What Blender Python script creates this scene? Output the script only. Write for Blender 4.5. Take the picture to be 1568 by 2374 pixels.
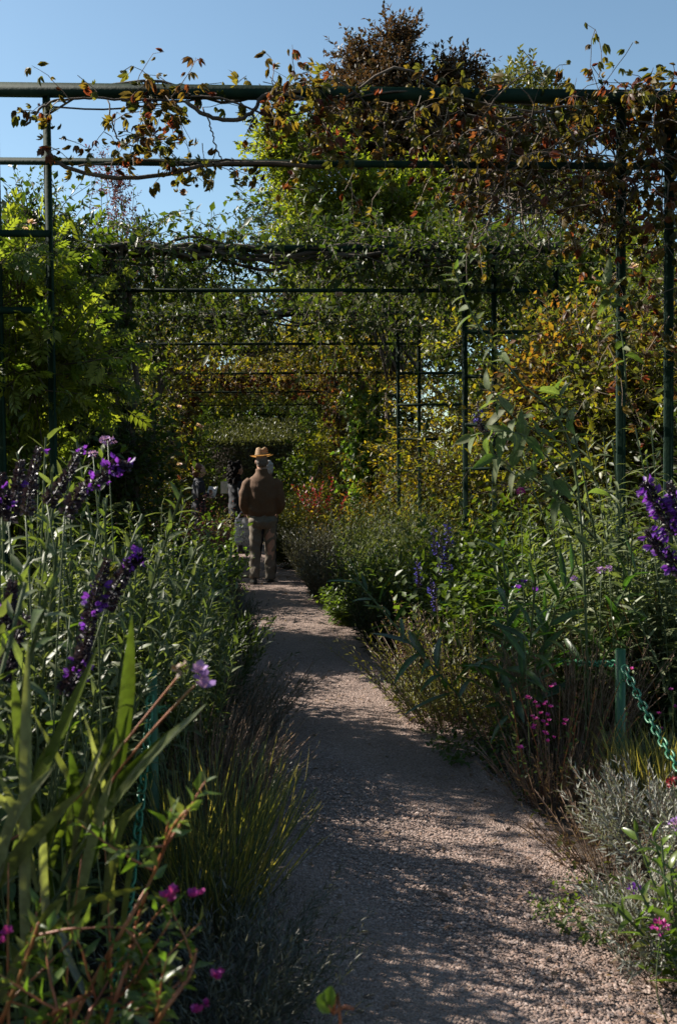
import bpy, math
import numpy as np
from mathutils import Matrix, Vector, Euler

for _o in list(bpy.data.objects):
    bpy.data.objects.remove(_o, do_unlink=True)
SC = bpy.context.scene
COL = SC.collection
R = math.radians
PI = math.pi
# ------------------------------------------------------------------ camera, sky, sun, exposure
PITCH, YAW, ROLL, LENS = 2.16, 6.16, 0.55, 35.0
cam_d = bpy.data.cameras.new('camera')
cam = bpy.data.objects.new('camera', cam_d)
COL.objects.link(cam)
cam.location = (0, 0, 1.46)
cam.rotation_euler = Euler((R(90 - PITCH), R(ROLL), R(-YAW)), 'XYZ')
cam_d.sensor_fit = 'VERTICAL'
cam_d.sensor_height = 36
cam_d.lens = LENS
cam_d.clip_start = .05
cam_d.clip_end = 1500
cam_d.dof.use_dof = True
cam_d.dof.focus_distance = 11.0
cam_d.dof.aperture_fstop = 8.0
SC.camera = cam

SUN_EL, SUN_AZ = 36.0, -63.0           # azimuth measured from +Y towards +X
world = bpy.data.worlds.new('World')
SC.world = world
world.use_nodes = True
_nt = world.node_tree
_sky = _nt.nodes.new('ShaderNodeTexSky')
_sky.sky_type = 'NISHITA'
_sky.sun_disc = False
_sky.sun_elevation = R(SUN_EL)
_sky.sun_rotation = R(SUN_AZ)
_sky.air_density = 1.0
_sky.dust_density = 0.6
_sky.ozone_density = 1.0
_tint = _nt.nodes.new('ShaderNodeVectorMath')
_tint.operation = 'MULTIPLY'
_tint.inputs[1].default_value = (1.02, 1.13, 1.08)
_nt.links.new(_sky.outputs[0], _tint.inputs[0])
_nt.links.new(_tint.outputs[0], _nt.nodes['Background'].inputs[0])
_nt.nodes['Background'].inputs[1].default_value = 0.058
sun_d = bpy.data.lights.new('sun', 'SUN')
sun_d.energy = 5.0
sun_d.angle = R(0.53)
sun_d.color = (1.0, .93, .83)
sun = bpy.data.objects.new('sun', sun_d)
COL.objects.link(sun)
_sd = Vector((math.cos(R(SUN_EL)) * math.sin(R(SUN_AZ)), math.cos(R(SUN_EL)) * math.cos(R(SUN_AZ)), math.sin(R(SUN_EL))))
sun.rotation_euler = _sd.to_track_quat('Z', 'Y').to_euler()
SC.view_settings.view_transform = 'Standard'
SC.view_settings.look = 'None'
SC.view_settings.gamma = 1
SC.view_settings.exposure = 1.38
SC.view_settings.use_curve_mapping = False
SC.render.engine = 'CYCLES'
SC.cycles.max_bounces = 6
SC.cycles.diffuse_bounces = 2
SC.cycles.transmission_bounces = 4
SC.cycles.caustics_reflective = False
SC.cycles.caustics_refractive = False
SC.cycles.use_denoising = True

CAMR = np.array(cam.rotation_euler.to_matrix())
FD = LENS / 36 * 2374


def P(px, py, Y):
    """A point at depth Y metres up the path seen at picture position px, py (picture 1568 x 2374)."""
    d = CAMR @ np.array(((px - 784) / FD, -(py - 1187) / FD, -1.0))
    t = Y / d[1]
    return np.array((0, 0, 1.46)) + d * t


# ------------------------------------------------------------------ object helpers
def tag(o, label=None, cat=None, group=None, kind=None):
    for k, v in (('label', label), ('category', cat), ('group', group), ('kind', kind)):
        if v:
            o[k] = v
    return o


def empty(name, label, cat, loc=(0, 0, 0), group=None):
    o = bpy.data.objects.new(name, None)
    o.empty_display_size = .1
    o.location = [float(v) for v in loc]
    COL.objects.link(o)
    return tag(o, label, cat, group)


def nrm(a):
    return a / np.maximum(np.linalg.norm(a, axis=-1, keepdims=True), 1e-9)


class MB:
    """Collects geometry in world space and links it as one mesh object."""

    def __init__(self):
        self.v, self.f3, self.f4, self.t, self.n = [], [], [], [], 0

    def add(self, V, tris=None, quads=None, tint=None, mat=0):
        V = np.asarray(V, dtype=np.float32).reshape(-1, 3)
        if tint is None:
            tint = np.zeros(len(V), np.float32)
        tint = np.broadcast_to(np.asarray(tint, np.float32), (len(V),))
        self.v.append(V)
        self.t.append(tint)
        if tris is not None and len(tris):
            t = np.asarray(tris, np.int32).reshape(-1, 3) + self.n
            self.f3.append((t, mat))
        if quads is not None and len(quads):
            q = np.asarray(quads, np.int32).reshape(-1, 4) + self.n
            self.f4.append((q, mat))
        self.n += len(V)

    def tile(self, tpl, V, tint, mat=0):
        """V (N,T,3) copies of a template (verts, tris)."""
        N, T, _ = V.shape
        tris = np.asarray(tpl[1], np.int32)
        off = (np.arange(N, dtype=np.int32) * T)[:, None, None]
        self.add(V.reshape(-1, 3), tris=(tris[None] + off).reshape(-1, 3), tint=np.repeat(tint, T), mat=mat)

    def mesh(self, name, mats, origin=(0, 0, 0), smooth=False):
        me = bpy.data.meshes.new(name)
        V = np.concatenate(self.v) - np.asarray(origin, np.float32)
        me.vertices.add(len(V))
        me.vertices.foreach_set('co', V.ravel().astype(np.float32))
        li, tot, mi = [], [], []
        for t, m in self.f3:
            li.append(t.ravel()); tot.append(np.full(len(t), 3, np.int32)); mi.append(np.full(len(t), m, np.int32))
        for t, m in self.f4:
            li.append(t.ravel()); tot.append(np.full(len(t), 4, np.int32)); mi.append(np.full(len(t), m, np.int32))
        li, tot, mi = np.concatenate(li), np.concatenate(tot), np.concatenate(mi)
        me.loops.add(len(li))
        me.loops.foreach_set('vertex_index', li)
        me.polygons.add(len(tot))
        st = np.zeros(len(tot), np.int32)
        st[1:] = np.cumsum(tot)[:-1]
        me.polygons.foreach_set('loop_start', st)
        me.polygons.foreach_set('material_index', mi)
        at = me.attributes.new('tint', 'FLOAT', 'POINT')
        at.data.foreach_set('value', np.concatenate(self.t).astype(np.float32))
        for m in (mats if isinstance(mats, (list, tuple)) else [mats]):
            me.materials.append(m)
        me.update(calc_edges=True)
        me.validate()
        if smooth:
            me.polygons.foreach_set('use_smooth', np.ones(len(tot), bool))
        return me

    def build(self, name, mats, parent=None, kind=None, smooth=False):
        org = tuple(parent.location) if parent is not None else (0, 0, 0)
        if parent is not None and parent.parent is not None:
            org = tuple(Vector(org) + parent.parent.location)
        o = bpy.data.objects.new(name, self.mesh(name, mats, org, smooth))
        COL.objects.link(o)
        if parent is not None:
            o.parent = parent
        if kind:
            o['kind'] = kind
        return o


def tube(mb, pts, rad, sides=5, tint=0., mat=0, cap=True):
    """pts (N,K,3) or (K,3); rad broadcastable to (N,K)."""
    pts = np.asarray(pts, float)
    if pts.ndim == 2:
        pts = pts[None]
    N, K, _ = pts.shape
    rad = np.broadcast_to(np.asarray(rad, float), (N, K))
    T = np.empty_like(pts)
    T[:, 1:-1] = pts[:, 2:] - pts[:, :-2]
    T[:, 0] = pts[:, 1] - pts[:, 0]
    T[:, -1] = pts[:, -1] - pts[:, -2]
    T = nrm(T)
    ref = np.where(np.abs(nrm(pts[:, -1] - pts[:, 0])[:, 2:3]) > .8, np.array([[1., .13, 0]]), np.array([[0, .13, 1.]]))
    U = nrm(np.cross(T, ref[:, None, :]))
    W = np.cross(T, U)
    a = np.arange(sides) / sides * 2 * PI
    V = pts[:, :, None, :] + rad[:, :, None, None] * (np.cos(a)[None, None, :, None] * U[:, :, None, :] + np.sin(a)[None, None, :, None] * W[:, :, None, :])
    k = np.arange(K - 1)[:, None] * sides
    s = np.arange(sides)[None]
    q = np.stack([k + s, k + (s + 1) % sides, k + sides + (s + 1) % sides, k + sides + s], -1).reshape(-1, 4)
    off = (np.arange(N) * K * sides)[:, None, None]
    tt = np.broadcast_to(np.asarray(tint, float).reshape(-1, 1) if np.ndim(tint) else np.full((1, 1), tint), (N, K * sides)).ravel()
    mb.add(V.reshape(-1, 3), quads=(q[None] + off).reshape(-1, 4), tint=tt, mat=mat)
    if cap:
        base = mb.n - N * K * sides
        fan = np.array([[0, i, i + 1] for i in range(1, sides - 1)])
        e0 = fan[:, ::-1][None] + off
        e1 = fan[None] + (K - 1) * sides + off
        mb.f3.append(((np.concatenate([e0, e1]).reshape(-1, 3) + base).astype(np.int32), mat))


def box(mb, c, s, tint=0., mat=0, rz=0.):
    x, y, z = s[0] / 2, s[1] / 2, s[2] / 2
    V = np.array([(-x, -y, -z), (x, -y, -z), (x, y, -z), (-x, y, -z), (-x, -y, z), (x, -y, z), (x, y, z), (-x, y, z)])
    if rz:
        cr, sr = math.cos(rz), math.sin(rz)
        V = V @ np.array(((cr, sr, 0), (-sr, cr, 0), (0, 0, 1)))
    Q = [(0, 3, 2, 1), (4, 5, 6, 7), (0, 1, 5, 4), (1, 2, 6, 5), (2, 3, 7, 6), (3, 0, 4, 7)]
    mb.add(V + np.asarray(c), quads=Q, tint=tint, mat=mat)


def curve_pts(ctrl, n):
    """Catmull-Rom through control points."""
    c = np.asarray(ctrl, float)
    c = np.vstack([2 * c[0] - c[1], c, 2 * c[-1] - c[-2]])
    m = len(c) - 3
    t = np.linspace(0, m - 1e-6, n)
    i = t.astype(int)
    u = (t - i)[:, None]
    p0, p1, p2, p3 = c[i], c[i + 1], c[i + 2], c[i + 3]
    return .5 * (2 * p1 + (p2 - p0) * u + (2 * p0 - 5 * p1 + 4 * p2 - p3) * u ** 2 + (3 * p1 - p0 - 3 * p2 + p3) * u ** 3)


# ------------------------------------------------------------------ materials
def _mat(name):
    m = bpy.data.materials.new(name)
    m.use_nodes = True
    nt = m.node_tree
    nt.nodes.clear()
    return m, nt, nt.nodes.new, nt.links.new


def ramp(nt, cols, interp='LINEAR'):
    r = nt.nodes.new('ShaderNodeValToRGB')
    e = r.color_ramp.elements
    r.color_ramp.interpolation = interp
    pos = [i / (len(cols) - 1) for i in range(len(cols))]
    for i, c in enumerate(cols):
        el = e[i] if i < 2 else e.new(pos[i])
        el.position = pos[i]
        el.color = (*c, 1)
    return r


_LM = {}
LEAF_SCALE = .74


def leafmat(name, cols, trans=.38, rough=.42, obj=False, spec=.45, tmul=(1.5, 1.55, .7), vein=0.):
    """Leaf: colours run over the per-leaf tint; light also passes through it."""
    key = (name, obj)
    if key in _LM:
        return _LM[key]
    m, nt, N, L = _mat(name)
    cols = [tuple(v * LEAF_SCALE * (k if c[1] > c[0] * 1.05 else 1) for v, k in zip(c, (1.12, .98, .9))) for c in cols]
    out = N('ShaderNodeOutputMaterial')
    if obj:
        src = N('ShaderNodeObjectInfo').outputs['Random']
    else:
        a = N('ShaderNodeAttribute'); a.attribute_name = 'tint'
        src = a.outputs['Fac']
    r = ramp(nt, cols)
    L(src, r.inputs[0])
    tc = [tuple(min(.75, c[k] * tmul[k] + .004) for k in range(3)) for c in cols]
    r2 = ramp(nt, tc)
    L(src, r2.inputs[0])
    col, col2 = r.outputs[0], r2.outputs[0]
    geo = N('ShaderNodeNewGeometry')
    nz = N('ShaderNodeTexNoise'); nz.inputs['Scale'].default_value = 60
    nz.inputs['Detail'].default_value = 3
    L(geo.outputs['Position'], nz.inputs['Vector'])
    mr = N('ShaderNodeMapRange'); mr.inputs['From Min'].default_value = .3; mr.inputs['From Max'].default_value = .7
    mr.inputs['To Min'].default_value = .72; mr.inputs['To Max'].default_value = 1.25
    L(nz.outputs['Fac'], mr.inputs['Value'])
    fac = mr.outputs[0]
    if vein:
        tc_ = N('ShaderNodeTexCoord'); sx = N('ShaderNodeSeparateXYZ'); L(tc_.outputs['Object'], sx.inputs[0])
        ab = N('ShaderNodeMath'); ab.operation = 'ABSOLUTE'; L(sx.outputs['X'], ab.inputs[0])
        # side veins running obliquely from the midrib
        s1 = N('ShaderNodeMath'); s1.operation = 'SUBTRACT'; L(sx.outputs['Y'], s1.inputs[0]); L(ab.outputs[0], s1.inputs[1])
        s2 = N('ShaderNodeMath'); s2.operation = 'MULTIPLY'; s2.inputs[1].default_value = 62.; L(s1.outputs[0], s2.inputs[0])
        s3 = N('ShaderNodeMath'); s3.operation = 'SINE'; L(s2.outputs[0], s3.inputs[0])
        s4 = N('ShaderNodeMapRange'); s4.inputs['From Min'].default_value = .75; s4.inputs['From Max'].default_value = 1.
        s4.inputs['To Min'].default_value = 1.; s4.inputs['To Max'].default_value = 1.22; L(s3.outputs[0], s4.inputs['Value'])
        m1 = N('ShaderNodeMapRange'); m1.inputs['From Min'].default_value = .006; m1.inputs['From Max'].default_value = .02
        m1.inputs['To Min'].default_value = 1. + vein; m1.inputs['To Max'].default_value = 1.
        L(ab.outputs[0], m1.inputs['Value'])
        mm = N('ShaderNodeMath'); mm.operation = 'MULTIPLY'; L(m1.outputs[0], mm.inputs[0]); L(fac, mm.inputs[1])
        m2 = N('ShaderNodeMath'); m2.operation = 'MULTIPLY'; L(mm.outputs[0], m2.inputs[0]); L(s4.outputs[0], m2.inputs[1])
        fac = m2.outputs[0]
    def mul(c):
        v = N('ShaderNodeVectorMath'); v.operation = 'SCALE'
        L(c, v.inputs[0]); L(fac, v.inputs['Scale'])
        return v.outputs[0]
    col, col2 = mul(col), mul(col2)
    p = N('ShaderNodeBsdfPrincipled')
    p.inputs['Roughness'].default_value = rough
    p.inputs['Specular IOR Level'].default_value = spec
    L(col, p.inputs['Base Color'])
    t = N('ShaderNodeBsdfTranslucent')
    L(col2, t.inputs['Color'])
    mx = N('ShaderNodeMixShader'); mx.inputs[0].default_value = trans
    L(p.outputs[0], mx.inputs[1]); L(t.outputs[0], mx.inputs[2])
    L(mx.outputs[0], out.inputs[0])
    _LM[key] = m
    return m


class Leaf:
    """A leaf material in two forms: by per-leaf attribute (joined foliage) and by object (single leaves)."""

    def __init__(self, name, cols, **k):
        v = k.pop('vein', 0.)
        self.a = leafmat(name, cols, **k)
        self.o = leafmat(name, cols, obj=True, vein=v, **k)


def surf(name, cols, rough=.7, scale=20., detail=4., bump=0., bscale=None, metal=0., spec=.4, coord='Object', stretch=(1, 1, 1)):
    m, nt, N, L = _mat(name)
    out = N('ShaderNodeOutputMaterial')
    p = N('ShaderNodeBsdfPrincipled')
    p.inputs['Roughness'].default_value = rough
    p.inputs['Metallic'].default_value = metal
    p.inputs['Specular IOR Level'].default_value = spec
    tc = N('ShaderNodeTexCoord')
    mp = N('ShaderNodeMapping'); mp.inputs['Scale'].default_value = stretch
    L(tc.outputs[coord], mp.inputs[0])
    nz = N('ShaderNodeTexNoise'); nz.inputs['Scale'].default_value = scale; nz.inputs['Detail'].default_value = detail
    L(mp.outputs[0], nz.inputs['Vector'])
    mr = N('ShaderNodeMapRange'); mr.inputs['From Min'].default_value = .3; mr.inputs['From Max'].default_value = .7
    L(nz.outputs['Fac'], mr.inputs['Value'])
    r = ramp(nt, cols)
    L(mr.outputs[0], r.inputs[0])
    L(r.outputs[0], p.inputs['Base Color'])
    if bump:
        n2 = N('ShaderNodeTexNoise'); n2.inputs['Scale'].default_value = bscale or scale * 3; n2.inputs['Detail'].default_value = 4
        L(mp.outputs[0], n2.inputs['Vector'])
        b = N('ShaderNodeBump'); b.inputs['Strength'].default_value = bump; b.inputs['Distance'].default_value = .02
        L(n2.outputs['Fac'], b.inputs['Height'])
        L(b.outputs[0], p.inputs['Normal'])
    L(p.outputs[0], out.inputs[0])
    return m


# ------------------------------------------------------------------ leaf shapes: unit length along +Y, face up +Z
def tpl_leaf(w, peak=.4, rows=(.22, .55, .8), droop=.25, fold=.25, serr=0.):
    prof = lambda t: w / 2 * (math.sin(PI * t ** (math.log(.5) / math.log(peak)))) ** .8
    V = [(0, 0, 0)]
    T = []
    for i, t in enumerate(rows):
        h = prof(t) * (1 + (serr if i % 2 else -serr))
        z = -droop * t * t
        y = t - .12 * droop * t * t
        V += [(-h, y, z + fold * h), (0, y, z), (h, y, z + fold * h)]
    V.append((0, 1 - .2 * droop, -droop))
    T += [(0, 2, 1), (0, 3, 2)]
    for i in range(len(rows) - 1):
        a, b = 1 + 3 * i, 4 + 3 * i
        T += [(a, a + 1, b + 1), (a, b + 1, b), (a + 1, a + 2, b + 2), (a + 1, b + 2, b + 1)]
    a = 1 + 3 * (len(rows) - 1)
    e = len(V) - 1
    T += [(a, a + 1, e), (a + 1, a + 2, e)]
    return np.array(V, float), np.array(T)


def tpl_dia(w, droop=.15, fold=.3, at=.42):
    V = [(0, 0, 0), (-w / 2, at, fold * w / 2 - droop * .2), (w / 2, at, fold * w / 2 - droop * .2), (0, 1, -droop)]
    return np.array(V, float), np.array([(0, 2, 3), (0, 3, 1)])


def tpl_comp(leaflet, spots, stalk=True):
    """Compound leaf: spots (x, y, z, angle about Z, size, tilt)."""
    V, T = [], []
    n = 0
    for (x, y, z, a, s, tilt) in spots:
        v = leaflet[0] * s
        ct, st = math.cos(tilt), math.sin(tilt)
        v = np.stack([v[:, 0], v[:, 1] * ct + v[:, 2] * st, -v[:, 1] * st + v[:, 2] * ct], 1)
        c, s_ = math.cos(a), math.sin(a)
        v = np.stack([v[:, 0] * c - v[:, 1] * s_, v[:, 0] * s_ + v[:, 1] * c, v[:, 2]], 1) + np.array((x, y, z))
        V.append(v); T.append(leaflet[1] + n); n += len(v)
    if stalk:
        L = max(s[1] for s in spots)
        V.append(np.array([(-.008, 0, 0), (.008, 0, 0), (0, L, spots[-1][2])])); T.append(np.array([(0, 1, 2)]) + n)
    return np.vstack(V), np.vstack(T)


def palm5(leaflet, sag=.5):
    return tpl_comp(leaflet, [(0, .35, 0, 0, .65, sag), (0, .35, 0, .75, .6, sag + .1), (0, .35, 0, -.75, .6, sag + .1), (0, .33, 0, 1.6, .45, sag + .2), (0, .33, 0, -1.6, .45, sag + .2)])


def pinnate(leaflet, n=4, sag=.2):
    sp = []
    for i in range(n):
        y = .2 + .6 * i / n
        z = -sag * y * y
        s = .36 - .05 * abs(i - n / 2) / n
        sp += [(.01, y, z, -1.05 + .1 * i, s, .25), (-.01, y, z, 1.05 - .1 * i, s, .25)]
    sp.append((0, .72, -sag * .5, 0, .34, .35))
    return tpl_comp(leaflet, sp)


def tpl_blade(w, n=6, droop=.35, fold=.4):
    V, T = [], []
    for i in range(n + 1):
        t = i / n
        h = w / 2 * min(1, (1 - t) * 2.2) ** .8 * (.55 + .45 * min(1, t * 4))
        z = -droop * t * t
        if i == n:
            V.append((0, 1 - .3 * droop, z))
        else:
            y = t * (1 - .3 * droop * t)
            V += [(-h, y, z + fold * h), (0, y, z), (h, y, z + fold * h)]
    for i in range(n - 1):
        a, b = 3 * i, 3 * i + 3
        T += [(a, a + 1, b + 1), (a, b + 1, b), (a + 1, a + 2, b + 2), (a + 1, b + 2, b + 1)]
    a, e = 3 * (n - 1), 3 * n
    T += [(a, a + 1, e), (a + 1, a + 2, e)]
    return np.array(V, float), np.array(T)


_dia = tpl_dia(.5)
TP = dict(
    lance=[tpl_leaf(.17, .35, rows=(.3, .65), droop=d, fold=.35) for d in (.1, .3, .55)],
    lance2=[tpl_dia(.27, droop=d) for d in (.1, .3)],
    big=[tpl_leaf(.42, .33, rows=(.12, .3, .5, .72, .88), droop=d, fold=.3, serr=.03) for d in (.1, .3, .5)],
    long=[tpl_leaf(.14, .4, rows=(.15, .4, .65, .85), droop=d, fold=.4) for d in (.12, .3, .5)],
    ovate=[tpl_leaf(.55, .38, rows=(.4,), droop=d, fold=.3) for d in (.1, .3)],
    dia=[tpl_dia(.55, droop=.1), tpl_dia(.45, droop=.3)],
    diaw=[tpl_dia(.8, droop=.1), tpl_dia(.7, droop=.3)],
    needle=[tpl_dia(.17, droop=.1, fold=.4), tpl_dia(.14, droop=.3, fold=.4)],
    creeper=[palm5(tpl_leaf(.4, .45, rows=(.35, .7), droop=.35, fold=.3), s) for s in (.4, .8, 1.25)],
    creeper2=[palm5(tpl_dia(.5), s) for s in (.3, .8)],
    wist=[pinnate(tpl_leaf(.42, .4, rows=(.42,), droop=.15, fold=.2), 4, s) for s in (.1, .35, .6)],
    wist2=[pinnate(tpl_dia(.42), 3, s) for s in (.15, .5)],
    blade=[tpl_blade(.06, droop=d) for d in (.05, .25, .5)],
    heart=[tpl_leaf(.85, .3, rows=(.12, .4, .7), droop=d, fold=.25) for d in (.1, .35)],
    tiny=[tpl_dia(.4, droop=.1)],
)
_TPM = {}


# ------------------------------------------------------------------ growth
def shoots(base, d, length, K=6, droop=0., wob=.12, rng=None):
    base, d = np.asarray(base, float), nrm(np.asarray(d, float))
    N = len(base)
    length = np.broadcast_to(np.asarray(length, float), (N,))
    droop = np.broadcast_to(np.asarray(droop, float), (N,))
    pts = [base]
    for k in range(K - 1):
        pts.append(pts[-1] + d * (length / (K - 1))[:, None])
        d = nrm(d + np.array((0, 0, -1.)) * (droop / (K - 1))[:, None] + rng.normal(0, wob, (N, 3)))
    return np.stack(pts, 1)


def along(pts, m, t0, t1, ang, rng, pair=False, updir=.0, jit=.3, natural=.6):
    """Leaf seats along every shoot: position, axis, normal."""
    N, K, _ = pts.shape
    t = (np.arange(m) + .5) / m
    t = t0 + (t1 - t0) * np.clip(t[None] + rng.uniform(-.5, .5, (N, m)) / m * (.2 if pair else 1), 0, 1)
    x = np.clip(t * (K - 1), 0, K - 1.001)
    i = x.astype(int)
    u = (x - i)[..., None]
    r = np.arange(N)[:, None]
    a, b = pts[r, i], pts[r, i + 1]
    pos = a + (b - a) * u
    T = nrm(b - a)
    ref = np.where(np.abs(T[..., 2:3]) > .9, np.array((1., 0, 0)), np.array((0, 0, 1.)))
    U = nrm(np.cross(T, ref))
    W = np.cross(T, U)
    if pair:
        ph = (np.arange(m) // 2 * (PI / 2) + (np.arange(m) % 2) * PI)[None] + rng.uniform(0, 2 * PI, (N, 1)) + rng.normal(0, .25, (N, m))
    else:
        ph = (np.arange(m) * 2.4)[None] + rng.uniform(0, 2 * PI, (N, 1)) + rng.normal(0, .3, (N, m))
    A = np.clip(ang * (1.15 - .5 * (t - t0) / max(t1 - t0, 1e-6)) + rng.normal(0, .18, (N, m)), .1, 2.6)
    ax = np.cos(A)[..., None] * T + np.sin(A)[..., None] * (np.cos(ph)[..., None] * U + np.sin(ph)[..., None] * W)
    ax = nrm(ax + np.array((0, 0, updir)))
    n = np.array((0, 0, 1.)) * natural + T * (1 - natural) + rng.normal(0, jit, (N, m, 3))
    n = n - (n * ax).sum(-1, keepdims=True) * ax
    return pos.reshape(-1, 3), ax.reshape(-1, 3), nrm(n).reshape(-1, 3), t.reshape(-1)


CAMP = np.array((0, 0, 1.46))


def place(root, pos, ax, n, size, tpls, leaf, tint, rng, nobj=0, name='leaf', mass_name='foliage', wmul=1., mb=None):
    """Puts leaves: the nobj that show largest as single objects, the rest joined."""
    tpls = TP[tpls] if isinstance(tpls, str) else tpls
    N = len(pos)
    size = np.broadcast_to(size, (N,))
    side = np.cross(ax, n)
    which = rng.integers(0, len(tpls), N)
    single = np.zeros(N, bool)
    if nobj:
        view = P(784, 1187, 5) - CAMP
        d = np.linalg.norm(pos - CAMP, axis=1)
        score = d - .15 * pos[:, 2] - size * 4 + rng.normal(0, .05, N)
        single[np.argsort(score)[:nobj]] = True
        loc = np.array(root.location)
        for i in np.nonzero(single)[0]:
            tp = tpls[which[i]]
            key = (id(tp), id(leaf))
            if key not in _TPM:
                b = MB(); b.add(tp[0], tris=tp[1])
                _TPM[key] = b.mesh(name, leaf.o, smooth=True)
            o = bpy.data.objects.new(name, _TPM[key])
            s = size[i]
            M = np.eye(4)
            M[:3, 0] = side[i] * s * wmul; M[:3, 1] = ax[i] * s; M[:3, 2] = n[i] * s; M[:3, 3] = pos[i] - loc
            o.parent = root
            o.matrix_local = Matrix(M.tolist())
            COL.objects.link(o)
    rest = ~single
    if not rest.any():
        return None
    own = mb is None
    b = MB() if own else mb
    for k, tp in enumerate(tpls):
        s = rest & (which == k)
        if not s.any():
            continue
        v = tp[0][None] * size[s][:, None, None]
        V = pos[s][:, None] + v[..., 0:1] * side[s][:, None] * wmul + v[..., 1:2] * ax[s][:, None] + v[..., 2:3] * n[s][:, None]
        b.tile(tp, V, tint[s])
    if own:
        return b.build(mass_name, leaf.a, root, kind='stuff')


def tints(N, rng, lo=0., hi=1., patch=None, pos=None):
    t = rng.uniform(lo, hi, N)
    if patch and pos is not None:
        q = np.sin(pos[:, 0] * patch + 1.3) * np.cos(pos[:, 1] * patch * 1.1 + .4) * np.sin(pos[:, 2] * patch * 1.3 + 2.)
        t = t * .6 + .4 * (lo + (hi - lo) * (q * .5 + .5))
    return np.clip(t, 0, 1)


def herb(name, label, cat, loc, leaf, rng, n=30, h=.8, spread=.2, lean=.5, tpl='lance', size=.1, m=14, ang=1.0, t0=.15, t1=1., droop=.2,
         nobj=0, stem=None, sr=.003, group=None, hv=.25, pair=False, wob=.1, lo=0, hi=1, wmul=1., updir=.0, sides=3, K=7, svar=.3, jit=.3, az=None, aw=1., root=None, mass_name='foliage', natural=.6, ell=1., taper=.45):
    """Stems from the ground, leafed along their length."""
    root = root or empty(name, label, cat, loc, group)
    a = rng.uniform(0, 2 * PI, n) if az is None else az + rng.normal(0, aw, n)
    r = np.sqrt(rng.uniform(0, 1, n))
    base = np.stack([np.cos(a) * r * spread, np.sin(a) * r * spread * ell, np.zeros(n)], 1) + np.asarray(loc, float)
    d = np.stack([np.cos(a) * r * lean, np.sin(a) * r * lean, np.ones(n)], 1) + rng.normal(0, .08, (n, 3))
    ln = h * (1 + rng.uniform(-hv, hv * .4, n))
    pts = shoots(base, d, ln, K, droop, wob, rng)
    pos, ax, nn, t = along(pts, m, t0, t1, ang, rng, pair, updir, jit, natural)
    sz = size * (1 - taper * (t - t0) / (t1 - t0 + 1e-6)) * (1 + rng.uniform(-svar, svar, len(t)))
    place(root, pos, ax, nn, sz, tpl, leaf, tints(len(pos), rng, lo, hi, 7., pos), rng, nobj, wmul=wmul, mass_name=mass_name)
    if stem is not None:
        b = MB()
        far = loc[1] > 6.2
        tube(b, pts[::(2 if far else 1), ::(3 if far else 2)] if K in (7, 5) else pts, sr * 1.0, sides, cap=False)
        b.build('stems' if n > 1 else 'stem', stem, root, kind='stuff')
    root_pts[root.name] = pts
    return root


root_pts = {}


def mass(name, label, cat, loc, vols, leaf, rng, ns=400, sl=.5, m=10, tpl='dia', size=.07, ang=.9, up=.3, out=1., droop=.25, shell=.5, limbs=12,
         bark=None, lr=.03, nobj=0, group=None, lo=0, hi=1, t0=.1, t1=1., wob=.15, svar=.35, root=None, mass_name='crown', patch=2.5, twig=True, jit=.45, natural=.5, wmul=1., clump=0, trunk=True, zmin=0.02):
    """A woody plant: limbs from the base into its volumes, twigs all through them, leaves on the twigs."""
    root = root or empty(name, label, cat, loc, group)
    loc = np.asarray(loc, float)
    vols = np.asarray(vols, float)
    w = vols[:, 6] / vols[:, 6].sum()
    def sample(n, sh):
        k = rng.choice(len(vols), n, p=w)
        u = nrm(rng.normal(0, 1, (n, 3))) * (rng.uniform(0, 1, (n, 1)) ** sh)
        return vols[k, :3] + u * vols[k, 3:6], u
    if clump:
        cc, cu = sample(clump, shell)
        k = rng.integers(0, clump, ns)
        rad = (vols[:, 3:6].mean() / clump ** .33) * 1.1
        o = nrm(rng.normal(0, 1, (ns, 3)))
        p = cc[k] + o * rad * rng.uniform(.1, 1, (ns, 1)) * np.array((1, 1, .7))
        u = cu[k] * .6 + o * .7
    else:
        p, u = sample(ns, shell)
    ok = p[:, 2] > zmin
    p, u = p[ok], u[ok]
    ns = len(p)
    d = u * out + np.array((0, 0, up)) + rng.normal(0, .35, (ns, 3))
    pts = shoots(p, d, sl * rng.uniform(.5, 1.2, ns), 5, droop, wob, rng)
    pos, ax, nn, t = along(pts, m, t0, t1, ang, rng, False, 0., jit, natural)
    sz = size * (1 + rng.uniform(-svar, svar, len(t)))
    place(root, pos, ax, nn, sz, tpl, leaf, tints(len(pos), rng, lo, hi, patch, pos), rng, nobj, mass_name=mass_name, wmul=wmul)
    if bark is not None:
        b = MB()
        if twig:
            tube(b, pts[::(2 if loc[1] > 14 else 1), ::2], np.linspace(.006, .002, 3)[None] * (sl / .5) ** .5, 3, cap=False)
        if limbs:
            q, _ = sample(limbs, .8)
            L = []
            for i in range(limbs):
                e = q[i]
                f = loc + np.array((rng.normal(0, .06), rng.normal(0, .06), 0))
                mid = f + (e - f) * np.array((.35, .35, .55)) + rng.normal(0, .08, 3) * np.linalg.norm(e - f) * .5
                L.append(curve_pts([f, mid, e], 9))
            tube(b, np.array(L), lr * np.linspace(1, .25, 9)[None], 6)
        b.build('branches', bark, root, kind='stuff')
    return root
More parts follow.
